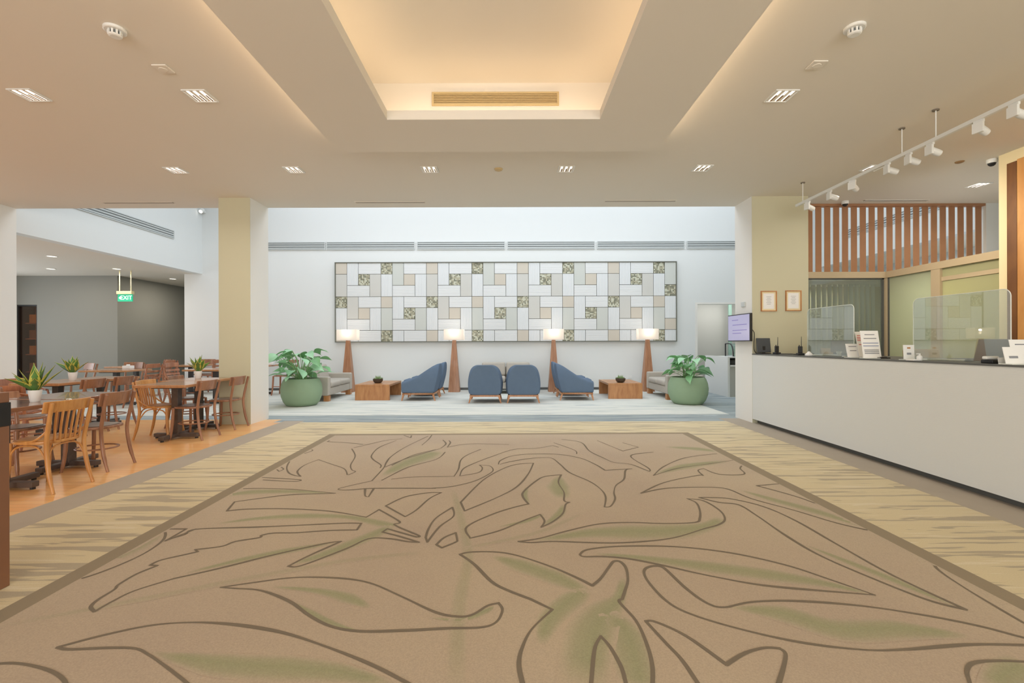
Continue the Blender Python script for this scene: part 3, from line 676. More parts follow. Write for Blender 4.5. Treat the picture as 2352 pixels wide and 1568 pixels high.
# track lighting
ZT=3.362; XT=4.34
YT=lambda x:XT*F/(x-CX)
t=thing('track_rail','long thin white track rail hung on rods above the reception counter','rail',(XT,0,0))
box1('rail',-.016,.016,3.2,YT(1830),ZT-.018,ZT+.018,'plastic_white',t)
for x in (1845,2073,2151,2440):
    y=YT(x); r=MB().tube([(0,y,ZT+.018),(0,y,ZC-.002)],.006,'plastic_white'); r.build('rod',t)
    MB().lathe([(.03,-.012),(.03,-.001)],'vent_grey',16,c=(0,y,ZC)).build('ceiling_rose',t)
sp=thing('track_spotlight','','light',(0,0,0),0,'spotlights on the track rail')
box1('adapter',-.014,.014,-.05,.05,-.03,0,'plastic_white',sp)
box1('driver_box',-.03,0,-.055,.055,-.15,-.03,'plastic_white',sp,.003)
T=Matrix.Translation((-.005,0,-.085))@Matrix.Rotation(math.radians(110),4,'Y')
hd=MB().lathe([(.036,0),(.044,.02),(.044,.1),(.04,.14),(.036,.14),(.034,.12)],'plastic_white',24,T=T).build('lamp_head',sp,smooth=True)
MB().lathe([(.034,.11),(.034,.118)],'lamp_slot',20,T=T).build('lens',hd)
TL=[(1856,'small far'),(1907,'second'),(1959,'third'),(2040,'fourth'),(2089,'fifth'),(2138,'sixth'),(2250,'seventh'),(2331,'nearest')]
for k,(x,w_) in enumerate(TL):
    loc=(XT,YT(x),ZT-.018); l='white track spotlight, '+('the farthest from the camera at the rail end' if k==0 else ('the nearest, cut by the right edge' if k==7 else w_+' along the rail counted from the far end'))
    rz=[.2,-.1,.5,-.15,-.1,0,.25,.05][k]
    if k==0: sp.location=loc; sp.rotation_euler=(0,0,rz); sp['label']=l; sp.scale=(.78,.78,.78)
    else: dup(sp,loc,rz,l)
for y in (3.6,4.3,5.1,6.0,6.8):
    li=bpy.data.lights.new('track_beam','SPOT'); li.energy=55; li.color=(1,.86,.66); li.spot_size=math.radians(95); li.spot_blend=.8; li.shadow_soft_size=.05
    lo=bpy.data.objects.new('track_beam',li); COL.objects.link(lo); lo.location=(XT+.16,y,ZT-.16); lo.rotation_euler=(0,math.radians(-68),0)

# exit sign
t=thing('exit_sign','green illuminated EXIT sign hanging from the low ceiling on two rods','sign',dp(288,680,12.4))
zt=3.25-t.location.z
box1('top_box',-.2,.2,-.05,.05,.05,.13,'plastic_cream',t,.005)
box1('sign_panel',-.19,.19,-.015,.015,-.14,.05,'exit_green',t)
x=text_mb('EXIT',.15,'exit_white'); x.build('lettering',t).location=(.035,-.018,-.045)
MB().prism([(-.16,-.045),(-.12,-.005),(-.12,-.085)],-.02,-.0155,'exit_white').build('arrow',t)
for sx_ in (-.15,.15): MB().tube([(sx_,0,.13),(sx_,0,zt-.002)],.011,'plastic_cream').build('rod',t); 

# ------------------------------------------------------------------ wall art
x0,z0_=dp(773,786,YW).x,dp(1160,783.5,YW).z; x1,z1_=dp(1551,603,YW).x,dp(1160,603.5,YW).z
art=thing('wall_art','long wall panel of white beige and mosaic tiles in a thin frame','wall art',((x0+x1)/2,YW-.06,z0_))
W=(x1-x0)/2; HH=z1_-z0_; cw=2*W/30; rh=HH/7
box1('backing',-W,W,.03,.055,0,HH,'art_back',art)
f=MB().box(-W-.02,W+.02,-.02,.055,-.02,0,'art_back').box(-W-.02,W+.02,-.02,.055,HH,HH+.02,'art_back').box(-W-.02,-W,-.02,.055,0,HH,'art_back').box(W,W+.02,-.02,.055,0,HH,'art_back')
f.build('frame',art)
pat=[(0,0,1,1,'B'),(1,0,1,2,'V'),(2,0,2,1,'H'),(4,0,1,1,'M'),(5,0,1,2,'G'),(6,0,2,1,'H'),(0,1,1,2,'g'),(2,1,1,1,'M'),(3,1,1,2,'g'),(4,1,1,2,'V'),(6,1,1,1,'B'),(7,1,1,2,'V'),
 (1,2,2,1,'H'),(5,2,2,1,'H'),(0,3,1,1,'M'),(1,3,1,2,'g'),(2,3,2,1,'H'),(4,3,1,1,'B'),(5,3,1,2,'V'),(6,3,2,1,'H'),(0,4,1,2,'V'),(2,4,1,1,'B'),(3,4,1,2,'V'),(4,4,1,2,'G'),(6,4,1,1,'M'),(7,4,1,2,'G'),
 (1,5,2,1,'H'),(5,5,2,1,'H'),(0,6,1,1,'B'),(1,6,1,1,'V'),(2,6,2,1,'H'),(4,6,1,1,'M'),(5,6,1,1,'V'),(6,6,2,1,'H')]
TT={k:MB() for k in 'BVHGgM'}; mm={'B':'art_beige','V':'art_white_v','H':'art_white_h','G':'art_green','g':'art_grey','M':'mosaic'}
def tile(c,r,w,h,k):
    gp=.006; TT[k].box(-W+c*cw+gp,-W+(c+w)*cw-gp,.0+(.008 if k=='M' else 0),.03,HH-(r+h)*rh+gp,HH-r*rh-gp,mm[k])
for p_ in range(4):
    for c,r,w,h,k in pat:
        C=c+8*p_
        if C>29 or C==29 and r>1: continue
        tile(C,r,min(w,30-C),h,k)
for a in ((29,2,1,1,'M'),(29,3,1,2,'V'),(29,5,1,1,'B'),(29,6,1,1,'V')): tile(*a)
names={'B':'beige_tiles','V':'vertical_ribbed_tiles','H':'horizontal_ribbed_tiles','G':'green_grey_tiles','g':'grey_tiles','M':'mosaic_tiles'}
for k,b in TT.items(): b.build(names[k],art)
tag(box1('wall_socket',-.05,.05,-.02,0,-.035,.035,'plastic_white',None,.003),'small white power socket low on the back wall near the right coffee table','socket').location=dp(1447,866,YW)

# ------------------------------------------------------------------ lounge furniture
def blue_chair():
    t=thing('lounge_chair','','chair',(0,0,0),0,'blue lounge armchairs')
    secs=[] # y, half width, side top z, inner z, shoulder
    S=[(-.425,.335,.80,.80,.16),(-.43,.345,.82,.82,.15),(-.38,.36,.845,.82,.14),(-.30,.375,.83,.62,.11),(-.22,.382,.775,.46,.07),(-.1,.385,.68,.435,.03),(.04,.385,.575,.43,.01),(.18,.385,.495,.43,.0),(.30,.383,.455,.43,0),(.405,.375,.435,.42,0),(.42,.36,.41,.40,0)]
    vs=[];n=18
    back=[-.33,-.345,-.33,0]
    for i,(y,w,top,inn,sh) in enumerate(S):
        # lower part of the back leans: bottom stays forward
        half=[(0,.17),(w*.6,.17),(w*.9,.175),(w*.965,.22),(w,.34),(w-.003,min(.5,top-.05)),(w-.02-sh*.35,top-.02-sh*.55),(w-.06-sh*.75,top),(w-.11-sh*.8,min(top-.01,inn+.02) if inn<top-.03 else top),]
        full=half+[(0,inn if inn<top-.03 else top)]
        sec=[(-a,b) for a,b in half[1:]][::-1]; ring=full[:]  # right side from bottom centre to top centre
        ring=[(0,.17)]+half[1:]+[(0,full[-1][1])]+[(-a,b) for a,b in half[1:][::-1]]
        for a,b in ring:
            yy=y
            if y<-.2: yy=y+max(0,(.62-b))*.26*min(1,(-.2-y)/.15)
            vs.append((a,yy,b))
        n=len(ring)
    fs=[(i*n+k,i*n+(k+1)%n,(i+1)*n+(k+1)%n,(i+1)*n+k) for i in range(len(S)-1) for k in range(n)]
    fs.append(tuple(range(n-1,-1,-1))); fs.append(tuple((len(S)-1)*n+k for k in range(n)))
    b=MB(); b.add(vs,fs,'blue_fabric'); b.build('shell',t,smooth=True,sub=2)
    MB().box(-.26,.26,-.2,.385,.40,.47,'blue_fabric').build('seat_cushion',t,bevel=.035,seg=4)
    MB().box(-.33,.33,-.33,-.29,.135,.172,'leg_wood').box(-.33,.33,.36,.40,.135,.172,'leg_wood').box(-.33,-.29,-.29,.36,.135,.172,'leg_wood').box(.29,.33,-.29,.36,.135,.172,'leg_wood').build('base_frame',t,bevel=.004)
    for sx_ in (-1,1):
        for y,dy_ in ((-.3,-.05),(.37,.03)):
            MB().frustum((.013,.013),(.022,.022),0,.14,'leg_wood',(sx_*.345,y+dy_),(sx_*.305,y)).build('leg',t,bevel=.003)
    return t
bc=blue_chair()
g='blue lounge armchairs'
bp=[((dp(1116,926,10.55).x,10.5,.007),0,'blue armchair seen from behind, left one of the central pair'),((dp(1201,926,10.55).x,10.5,.007),0,'blue armchair seen from behind, right one of the central pair'),
 ((-2.03,10.95,.007),PI/2,'blue armchair in side view beside the left coffee table, nearer one'),((-2.03,11.83,.007),PI/2,'blue armchair behind another one, left group, mostly hidden'),
 ((1.49,10.95,.007),-PI/2,'blue armchair in side view beside the right coffee table, nearer one'),((1.49,11.83,.007),-PI/2,'blue armchair behind another one, right group, mostly hidden')]
for k,(l,r,lab) in enumerate(bp):
    if k==0: bc.location=l; bc.rotation_euler=(0,0,r); bc['label']=lab
    else: dup(bc,l,r,lab,g)
def sofa(w,label,loc,rz,seats=2):
    t=thing('sofa',label,'sofa',loc,rz,'grey two seat sofas'); d=.42; a=.15
    box1('base',-w+a,w-a,-d+.02,d-.02,.13,.30,'sofa_fabric',t,.02)
    box1('backrest',-w+a,w-a,-d,-d+.16,.16,.66,'sofa_fabric',t,.04)
    for sx_ in (-1,1): box1('armrest',min(sx_*w,sx_*(w-a)),max(sx_*w,sx_*(w-a)),-d,d,.13,.555,'sofa_fabric',t,.03)
    cwid=(2*w-2*a)/seats
    for i in range(seats):
        x=-w+a+i*cwid
        box1('seat_cushion',x+.006,x+cwid-.006,-d+.17,d+.01,.30,.43,'sofa_fabric',t,.045)
        T=Matrix.Translation((x+cwid/2,-d+.24,.42))@Matrix.Rotation(math.radians(12),4,'X')
        MB().box(-cwid/2+.01,cwid/2-.01,-.09,.09,0,.37,'sofa_fabric',T).build('back_cushion',t,bevel=.06,seg=4)
    for sx_ in (-1,1):
        for sy in (-1,1): box1('foot',sx_*(w-.09)-.06,sx_*(w-.09)+.06,sy*(d-.07)-.06,sy*(d-.07)+.06,0,.13,'coffee_wood',t,.004)
    return t
sofa(.80,'light grey sofa on the left, seen from its side behind the green pot',(-4.46,11.3,.007),-PI/2)
sofa(.76,'light grey sofa on the right, behind the right green pot',(3.96,11.38,.007),PI/2+.02)
sofa(.80,'light grey sofa against the back wall behind the two central blue armchairs',(-.1,12.4,.007),PI)
def coffee(label,loc,g='timber coffee tables'):
    t=thing('coffee_table',label,'coffee table',loc,0,g)
    box1('tabletop',-.395,.395,-.58,.58,.315,.36,'coffee_wood',t,.003)
    box1('side_panel',-.395,.395,-.58,-.535,0,.315,'coffee_wood',t,.003); box1('side_panel',-.395,.395,.535,.58,0,.315,'coffee_wood',t,.003)
    return t
ct=coffee('waterfall timber coffee table between the left sofa and blue armchairs',(-3.13,11.3,.007))
dup(ct,(2.68,11.45,.007),0,'waterfall timber coffee table between the right sofa and blue armchairs')
# succulent bowls
def succ(label,loc):
    t=thing('succulent_bowl',label,'plant',loc,0,'succulent bowls on the coffee tables')
    MB().lathe([(.05,0),(.085,.012),(.112,.05),(.118,.1),(.105,.1),(.09,.085),(.001,.08)],'bowl_dark',28).build('bowl',t,smooth=True)
    b=MB(); R=random.Random(3)
    for k in range(9):
        a=k*2.4; rr=.075*math.sqrt(k/9); cx,cy=rr*math.cos(a),rr*math.sin(a)
        for j in range(9):
            th=j*2*PI/9+k; el=.5+.5*R.random(); L=.05+.03*R.random(); d=Vector((math.cos(th)*math.cos(el),math.sin(th)*math.cos(el),math.sin(el)))
            o=Vector((cx,cy,.085)); b.tube([o,o+d*L*.5,o+d*L],[.005,.009,.001],'succulent',5)
    for k in range(7):
        a=k*.9; o=Vector((.04*math.cos(a),.04*math.sin(a),.08)); b.tube([o,o+Vector((.01*math.cos(a),.01*math.sin(a),.06)),o+Vector((.02*math.cos(a),.02*math.sin(a),.10))],[.005,.008,.001],'succulent',5)
    b.build('leaves',t,smooth=True); return t
s1=succ('dark bowl of succulents on the left coffee table',(-3.12,11.15,.367))
dup(s1,(2.62,11.1,.367),1,'dark bowl of succulents on the right coffee table')
# floor lamps
def lamp(label,loc,rz=0):
    t=thing('floor_lamp',label,'lamp',loc,rz,'obelisk floor lamps')
    MB().frustum((.15,.15),(.048,.048),0,1.38,'lamp_wood').build('tapered_base',t,bevel=.004)
    s=MB()
    w,d,z0,z1=.265,.13,1.385,1.67
    s.box(-w,w,-d,-d+.004,z0,z1,'shade').box(-w,w,d-.004,d,z0,z1,'shade').box(-w,-w+.004,-d+.004,d-.004,z0,z1,'shade').box(w-.004,w,-d+.004,d-.004,z0,z1,'shade')
    s.build('lamp_shade',t)
    MB().lathe([(.001,0),(.022,.01),(.03,.035),(.022,.06),(.001,.072)],'bulb',16,c=(0,0,1.50)).build('bulb',t,smooth=True)
    MB().tube([(0,0,1.38),(0,0,1.50)],.012,'steel').build('lamp_holder',t)
    return t
lp=lamp('tapered timber floor lamp behind the left sofa',(-4.32,12.6,.007)); 
LX=[-4.32,-1.476,1.183,3.70]
for x,l in ((LX[1],'tapered timber floor lamp between the left and central blue armchairs'),(LX[2],'tapered timber floor lamp just behind the right blue armchair'),(LX[3],'tapered timber floor lamp behind the right sofa')): dup(lp,(x,12.6,.007),0,l)
for x in LX:
    li=bpy.data.lights.new('lamp_glow','POINT'); li.energy=2.4; li.color=(1,.86,.72); li.shadow_soft_size=.03
    lo=bpy.data.objects.new('lamp_glow',li); COL.objects.link(lo); lo.location=(x,12.6,1.62)
# big potted plants
def leafmesh(b,base,d,L,Wd,m,droop=.35,roll=0,seg=7,fold=.25):
    """a curved pointed leaf blade starting at base along d"""
    d=Vector(d).normalized(); side=d.cross(Vector((0,0,1)))
    if side.length<1e-3: side=Vector((1,0,0))
    side.normalize(); side=Matrix.Rotation(roll,3,d)@side; up=side.cross(d); p=Vector(base); vs=[]; fs=[]
    st=L/seg; dd=d.copy()
    for i in range(seg+1):
        t=i/seg; w=Wd*.5*math.sin(PI*min(1,t*.9+.08))**.8*(1-t**3)
        u=side.cross(dd)
        vs+=[p-side*w+u*w*fold,p-side*w*.5+u*w*fold*.3,p.copy(),p+side*w*.5+u*w*fold*.3,p+side*w+u*w*fold]
        dd=(dd+Vector((0,0,-droop/seg))).normalized(); p=p+dd*st
    for i in range(seg):
        for k in range(4): a=i*5+k; fs.append((a,a+1,a+6,a+5))
    b.add(vs,fs,m)
def bigplant(label,loc,seed,spread=1.0,hgt=1.0,n=34,lean=(0,0)):
    R=random.Random(seed); t=thing('potted_plant',label,'plant',loc,0,'leafy plants in green pots')
    MB().lathe([(.25,0),(.30,.01),(.355,.08),(.40,.2),(.412,.32),(.395,.44),(.36,.53),(.335,.565),(.315,.565),(.325,.53),(.33,.50)],'pot_green',48).build('pot',t,smooth=True)
    MB().lathe([(.001,.525),(.2,.53),(.328,.515)],'soil',32).build('soil',t)
    st=MB(); lf=MB()
    for k in range(n):
        a=R.random()*2*PI; r0=.12*R.random(); o=Vector((r0*math.cos(a),r0*math.sin(a),.52))
        h=(.12+.52*R.random()**.9)*hgt; out=(.1+.30*R.random())*spread
        tip=o+Vector((out*math.cos(a)+lean[0]*h,out*math.sin(a)+lean[1]*h,h))
        mid=o+Vector((out*.3*math.cos(a)+lean[0]*h*.4,out*.3*math.sin(a),h*.65))
        st.tube(spline([o,mid,tip],5),.006,'stem_green',5)
        d=Vector((math.cos(a+R.uniform(-.5,.5)),math.sin(a+R.uniform(-.5,.5)),R.uniform(-.15,.45)))
        leafmesh(lf,tip,d,R.uniform(.24,.36),R.uniform(.17,.25),'leaf_green' if R.random()<.6 else 'leaf_pale',R.uniform(.5,1.3),R.uniform(-.6,.6))
    st.build('stems',t,smooth=True); lf.build('leaves',t,smooth=True)
    return t
bigplant('leafy plant in a round green pot on the left, beside the pillar',(-4.39,9.93,.007),5,.95,1.0,46,(-.08,0))
bigplant('leafy plant in a round green pot on the right, in front of the sofa',(3.80,10.02,.007),11,.66,.78,34,(.1,0))

# ------------------------------------------------------------------ dining furniture
def rail_panel(b,m,z0,z1,hw,y,bow,th,tilt=0,n=12):
    """curved plank across the back: bowed backwards in plan"""
    vs=[];fs=[]
    for i in range(n+1):
        u=-1+2*i/n; x=u*hw; yc=y-bow*(1-u*u)+bow*.2
        for zz,dyy in ((z0,tilt),(z1,0)):
            vs+= [(x,yc+dyy-th/2,zz),(x,yc+dyy+th/2,zz)]
    for i in range(n):
        a=4*i; q=a+4
        fs+=[(a,q,q+2,a+2),(a+1,a+3,q+3,q+1),(a,a+1,q+1,q),(a+2,q+2,q+3,a+3)]
    fs+=[(0,2,3,1),(4*n,4*n+1,4*n+3,4*n+2)]
    b.add(vs,fs,m)
def seat_outline(w,d,n=28,e=2.8):
    out=[]
    for k in range(n):
        t=2*PI*k/n; c,s=math.cos(t),math.sin(t)
        x=w*abs(c)**(2/e)*(1 if c>=0 else -1); y=d*abs(s)**(2/e)*(1 if s>=0 else -1)
        out.append((x*(1+.06*(y/d)),y))
    return out
def chair(kind,wm,seatm,label,cat='chair'):
    t=thing('dining_chair',label,cat)
    MB().prism(seat_outline(.195,.20),.425,.45,wm,'Z').build('seat_frame',t,bevel=.006)
    MB().prism(seat_outline(.17,.175),.449,.457,seatm,'Z').build('seat',t,bevel=.004)
    for s in (-1,1):
        MB().tube(spline([(s*.165,.165,.435),(s*.172,.172,.25),(s*.178,.182,.12),(s*.19,.20,0)],4),[.019]*6+[.017]*5+[.014]*2,wm,10).build('leg',t,smooth=True)
        MB().tube(spline([(s*.185,-.25,0),(s*.178,-.205,.16),(s*.172,-.178,.34),(s*.174,-.18,.46),(s*.182,-.21,.62),(s*.188,-.245,.785)],4),[.014]*3+[.018]*14+[.016]*4,wm,10).build('rear_leg',t,smooth=True)
    if kind=='panel':
        b=MB(); rail_panel(b,wm,.665,.80,.205,-.205,.045,.016,.028); b.build('top_rail',t,bevel=.006)
        ring=[(.165*math.cos(a),.185*math.sin(a),.215) for a in [2*PI*k/28 for k in range(28)]]
        MB().tube(ring,.009,wm,7,closed=True).build('ring_stretcher',t,smooth=True)
    elif kind=='slat':
        b=MB(); rail_panel(b,wm,.70,.80,.215,-.21,.05,.017,.02); b.build('top_rail',t,bevel=.006)
        for i in range(6):
            x=-.125+i*.05; bow=.05*(1-(x/.215)**2)
            MB().tube(spline([(x*.9,-.185,.445),(x*.96,-.185-bow*.45,.58),(x,-.20-bow*.7,.715)],4),.0125,wm,8,flat=.55).build('slat',t,smooth=True)
        for s in (-1,1):
            MB().tube(spline([(s*.172,.17,.30),(s*.165,.12,.385),(s*.165,.0,.412),(s*.165,-.1,.385),(s*.172,-.175,.28)],5),.008,wm,7).build('brace',t,smooth=True)
            MB().tube(spline([(s*.18,-.2,.56),(s*.182,-.14,.50),(s*.185,-.06,.455),(s*.19,.03,.445)],4),.009,wm,7).build('arm_bracket',t,smooth=True)
        MB().tube(spline([(-.168,.178,.28),(-.12,.175,.385),(0,.175,.412),(.12,.175,.385),(.168,.178,.28)],5),.008,wm,7).build('brace',t,smooth=True)
        MB().tube(spline([(-.17,-.18,.28),(-.12,-.175,.385),(0,-.175,.412),(.12,-.175,.385),(.17,-.18,.28)],5),.008,wm,7).build('brace',t,smooth=True)
    elif kind=='ladder':
        for z0,z1 in ((.72,.80),(.635,.675),(.565,.60),(.495,.53)):
            b=MB(); rail_panel(b,wm,z0,z1,.185,-.20+(.66-z0)*.13,.03,.014,.01); b.build('back_slat',t,bevel=.004)
        for s in (-1,1): MB().tube([(s*.17,.17,.2),(s*.175,-.2,.2)],.009,wm,7).build('stretcher',t,smooth=True)
    elif kind=='arm':
        hoop=spline([(-.19,.12,.62),(-.245,.0,.635),(-.24,-.15,.655),(-.17,-.25,.70),(0,-.285,.72),(.17,-.25,.70),(.24,-.15,.655),(.245,0,.635),(.19,.12,.62)],5)
        MB().tube(hoop,.015,wm,9).build('arm_hoop',t,smooth=True)
        b=MB(); rail_panel(b,wm,.70,.80,.2,-.225,.05,.016,.015); b.build('top_rail',t,bevel=.006)
        for s in (-1,1): MB().tube(spline([(s*.185,.13,.445),(s*.2,.14,.54),(s*.2,.12,.625)],4),.013,wm,8).build('arm_post',t,smooth=True)
        for i in range(4):
            x=-.09+i*.06; MB().tube(spline([(x*.9,-.185,.45),(x,-.235,.6),(x,-.275,.72)],3),.008,wm,6).build('spindle',t,smooth=True)
        ring=[(.165*math.cos(a),.185*math.sin(a),.215) for a in [2*PI*k/24 for k in range(24)]]
        MB().tube(ring,.009,wm,7,closed=True).build('ring_stretcher',t,smooth=True)
    return t
def by_rear(a,b):
    A=fp(*a);Bq=fp(*b); mid=(A+Bq)/2; w=(Bq-A).normalized(); f=Vector((-w.y,w.x,0))
    loc=mid+f*.235; return (loc.x,loc.y,.004),math.atan2(f.y,f.x)-PI/2
gd='dining chairs'
c1=chair('slat','oak_honey','oak_honey','honey oak slat back chair in the left foreground'); l,r=by_rear((115,1137),(213,1106)); c1.location=l;c1.rotation_euler=(0,0,r); c1['group']=gd
dup(c1,(-4.86,6.56,.004),-PI/2+.12,'honey oak slat back chair facing right at the table by the pillar',gd)
c2=chair('panel','walnut','seat_vinyl','brown panel back chair directly behind the honey oak front chair'); l,r=by_rear((243,1085),(308,1063)); c2.location=l; c2.rotation_euler=(0,0,r); c2['group']=gd
l,r=by_rear((463,1012),(503,1000)); dup(c2,l,r,'brown panel back chair with a pale seat at the table nearest the pillar',gd)
l,r=by_rear((538,988),(569,978)); dup(c2,l,r,'brown panel back chair standing right in front of the cream pillar',gd)
dup(c2,(-5.08,4.85,.004),-PI/2,'brown panel back chair facing right, behind the front table at the left edge',gd)
dup(c2,(-5.08,7.45,.004),-PI/2+.1,'brown panel back chair on the far side of the table with the right snake plant',gd)
dup(c2,(-6.23,6.83,.004),PI/2,'brown panel back chair in the middle row, left of two side by side',gd)
dup(c2,(-6.23,7.36,.004),PI/2+.05,'brown panel back chair in the middle row, right of two side by side',gd)
dup(c2,(-5.72,5.55,.004),-PI/4,'brown chair turned edge on behind the front snake plant',gd)
c3=chair('arm','walnut_red','walnut_red','bentwood armchair behind the front table near the left edge'); c3.location=(-7.05,6.85,.004); c3.rotation_euler=(0,0,-PI/2); c3['group']=gd
dup(c3,(-7.85,7.3,.004),-PI/2+.3,'bentwood armchair cut by the left edge beside the far pillar',gd)
dup(c3,(-6.2,5.95,.004),.2,'bentwood armchair between the front table and the middle row table',gd)
c4=chair('ladder','walnut_red','seat_vinyl','ladder back chair in the far dining area behind the twin brown chairs'); c4.scale=(1.12,1.12,1.12); c4.location=(-7.62,9.75,.0035); c4.rotation_euler=(0,0,PI/2); c4['group']=gd
for a in [((-8.75,11.8,.0035),PI/2,'ladder back chair in front of the dark grey wall, nearer of two overlapping'),((-9.35,12.5,.0035),PI/2+.3,'ladder back chair in front of the dark grey wall, farther of two overlapping'),
 ((-7.75,12.3,.0035),PI/2-.3,'dark ladder back chair seen just left of the cream pillar at the far wall'),((-7.1,10.2,.0035),-PI/2,'ladder back chair left of the far table behind the right snake plant'),((-5.75,12.0,.0035),PI/2,'ladder back chair behind the left green pot near the back wall')]: dup(c4,*a,gd)

for a in [((-9.5,10.35,.0035),PI/2+1.1,'wide panel back chair at the left end of the far long table'),((-8.8,10.8,.0035),PI,'small far chair before the grey wall left of its corner'),((-8.35,12.82,.0035),PI+.2,'farthest chair near the dark grey wall corner'),((-6.35,11.1,.0035),PI,'brown chair behind the far table near the right snake plant')]: dup(c2,*a,gd).scale=(1.1,1.1,1.1)
# tables
def table(label,loc,wm,hx,hy,bm='base_iron',rz=0,g='dining tables'):
    t=thing('dining_table',label,'table',loc,rz,g)
    box1('tabletop',-hx,hx,-hy,hy,.722,.76,wm,t,.006)
    box1('post',-.045,.045,-.045,.045,.05,.70,bm,t,.006)
    box1('top_plate',-.2,.2,-.2,.2,.70,.722,bm,t)
    MB().box(-.035,.035,-hy*.9,hy*.9,.02,.07,bm).box(-hx*.85,hx*.85,-.035,.035,.02,.07,bm).build('cross_foot',t,bevel=.006)
    for sx_,sy in ((0,1),(0,-1),(1,0),(-1,0)): MB().lathe([(.02,0),(.02,.02)],'black',12,c=(sx_*hx*.78,sy*hy*.82,0)).build('glide',t)
    return t
tb=table('dark glossy table in the left foreground with the front snake plant',(-4.57,4.22,.004),'table_walnut',.37,.36,'base_wood')
dup(tb,(-4.67,4.98,.004),0,'dark glossy table joined behind the front snake plant table')
t2=table('oak toned table with timber base near the cream pillar',(-4.6,6.5,.004),'table_oak',.35,.34,'base_wood')
t3=table('table with black base and right snake plant beside the cream pillar',(-4.77,7.22,.004),'table_oak',.35,.35,'base_iron'); 
dup(t3,(-6.58,6.85,.004),0,'middle row table carrying the small snake plant')
dup(t3,(-6.58,7.58,.004),0,'middle row table next behind the small snake plant table')
t4=table('long table in the far dining area left of the napkin box',(-8.4,10.05,.0035),'table_oak',.5,.35)
dup(t4,(-9.25,11.65,.0035),0,'far table in front of the corner of the grey wall')
dup(t3,(-8.3,12.25,.0035),0,'far table against the wall between the grey corner and the pillar')
dup(t4,(-6.4,10.25,.0035),0,'far table right behind the right snake plant')
dup(t4,(-6.55,12.1,.0035),0,'far table glimpsed between the cream pillar and the left green pot')
nb=None
for loc,l in (((-8.35,10.3,.7645),'white napkin box on the far long table'),((-8.2,12.2,.7645),'white napkin box on the far table against the wall'),((-6.1,12.0,.7645),'white napkin box on the table behind the left green pot')):
    if not nb:
        nb=thing('napkin_box',l,'box',loc,0,'napkin boxes'); box1('box_body',-.09,.09,-.06,.06,0,.07,'pot_white',nb,.008); box1('tissue',-.03,.03,-.02,.02,.07,.10,'paper',nb,.008)
    else: dup(nb,loc,.2,l)
# snake plants
def snake(label,loc,seed,s=1.0,n=11):
    R=random.Random(seed); t=thing('snake_plant',label,'plant',loc,0,'snake plants in white pots')
    MB().lathe([(.03*s,0),(.033*s,.004),(.045*s,.092*s),(.045*s,.098*s),(.041*s,.098*s),(.039*s,.09*s)],'pot_white',28).build('pot',t,smooth=True)
    MB().lathe([(.001,.09*s),(.0395*s,.0905*s)],'soil',16).build('soil',t)
    lf=MB()
    for k in range(n):
        a=k*2.4+R.random(); ti=.12+1.35*(k/n)**1.3; d=Vector((math.cos(a)*ti,math.sin(a)*ti,1.0)); L=R.uniform(.17,.25)*s
        base=Vector((.02*math.cos(a)*s,.02*math.sin(a)*s,.095*s)); rl=R.uniform(-.4,.4)
        leafmesh(lf,base,d,L,.078*s,'snake_yellow',-.05+.4*ti*.5,rl,8,.35)
        b2=base+d.normalized()*.0005
        for off in (.0012,-.0012):
            sd=d.normalized().cross(Vector((0,0,1))); sd.normalize(); sd=Matrix.Rotation(rl,3,d.normalized())@sd; u=sd.cross(d.normalized())
            leafmesh(lf,base+u*off,d,L*.97,.06*s,'snake_green',-.05+.4*ti*.5,rl,8,.35)
    lf.build('leaves',t,smooth=True); return t
snake('snake plant with yellow edged leaves in a white pot on the front dark table',(-4.46,4.42,.764),2,1.12,13)
snake('small snake plant in a white pot on the middle row table',(-6.52,7.02,.764),9,1.25,12)
snake('snake plant in a white pot on the table beside the cream pillar',(-4.86,7.34,.764),21,1.2,12)

# brown stand at the left edge
t=thing('menu_stand','brown stand with a black band cut by the left edge of the photo','stand',(-2.69,2.53,.006))
box1('cabinet_body',-.5,0,-1.0,0,0,.86,'brown_laminate',t,.004)
box1('black_band',-.5,.004,-1.004,.004,.86,.985,'black',t,.002)
box1('cap',-.5,0,-1.0,0,.985,1.04,'brown_laminate',t,.004)
for yy,ch_ in ((-.085,'S'),(-.125,'9')):
    x=text_mb(ch_,.045,'paper',.001).build('lettering',t); x.location=(.0055,yy,.93); x.rotation_euler=(0,0,PI/2)

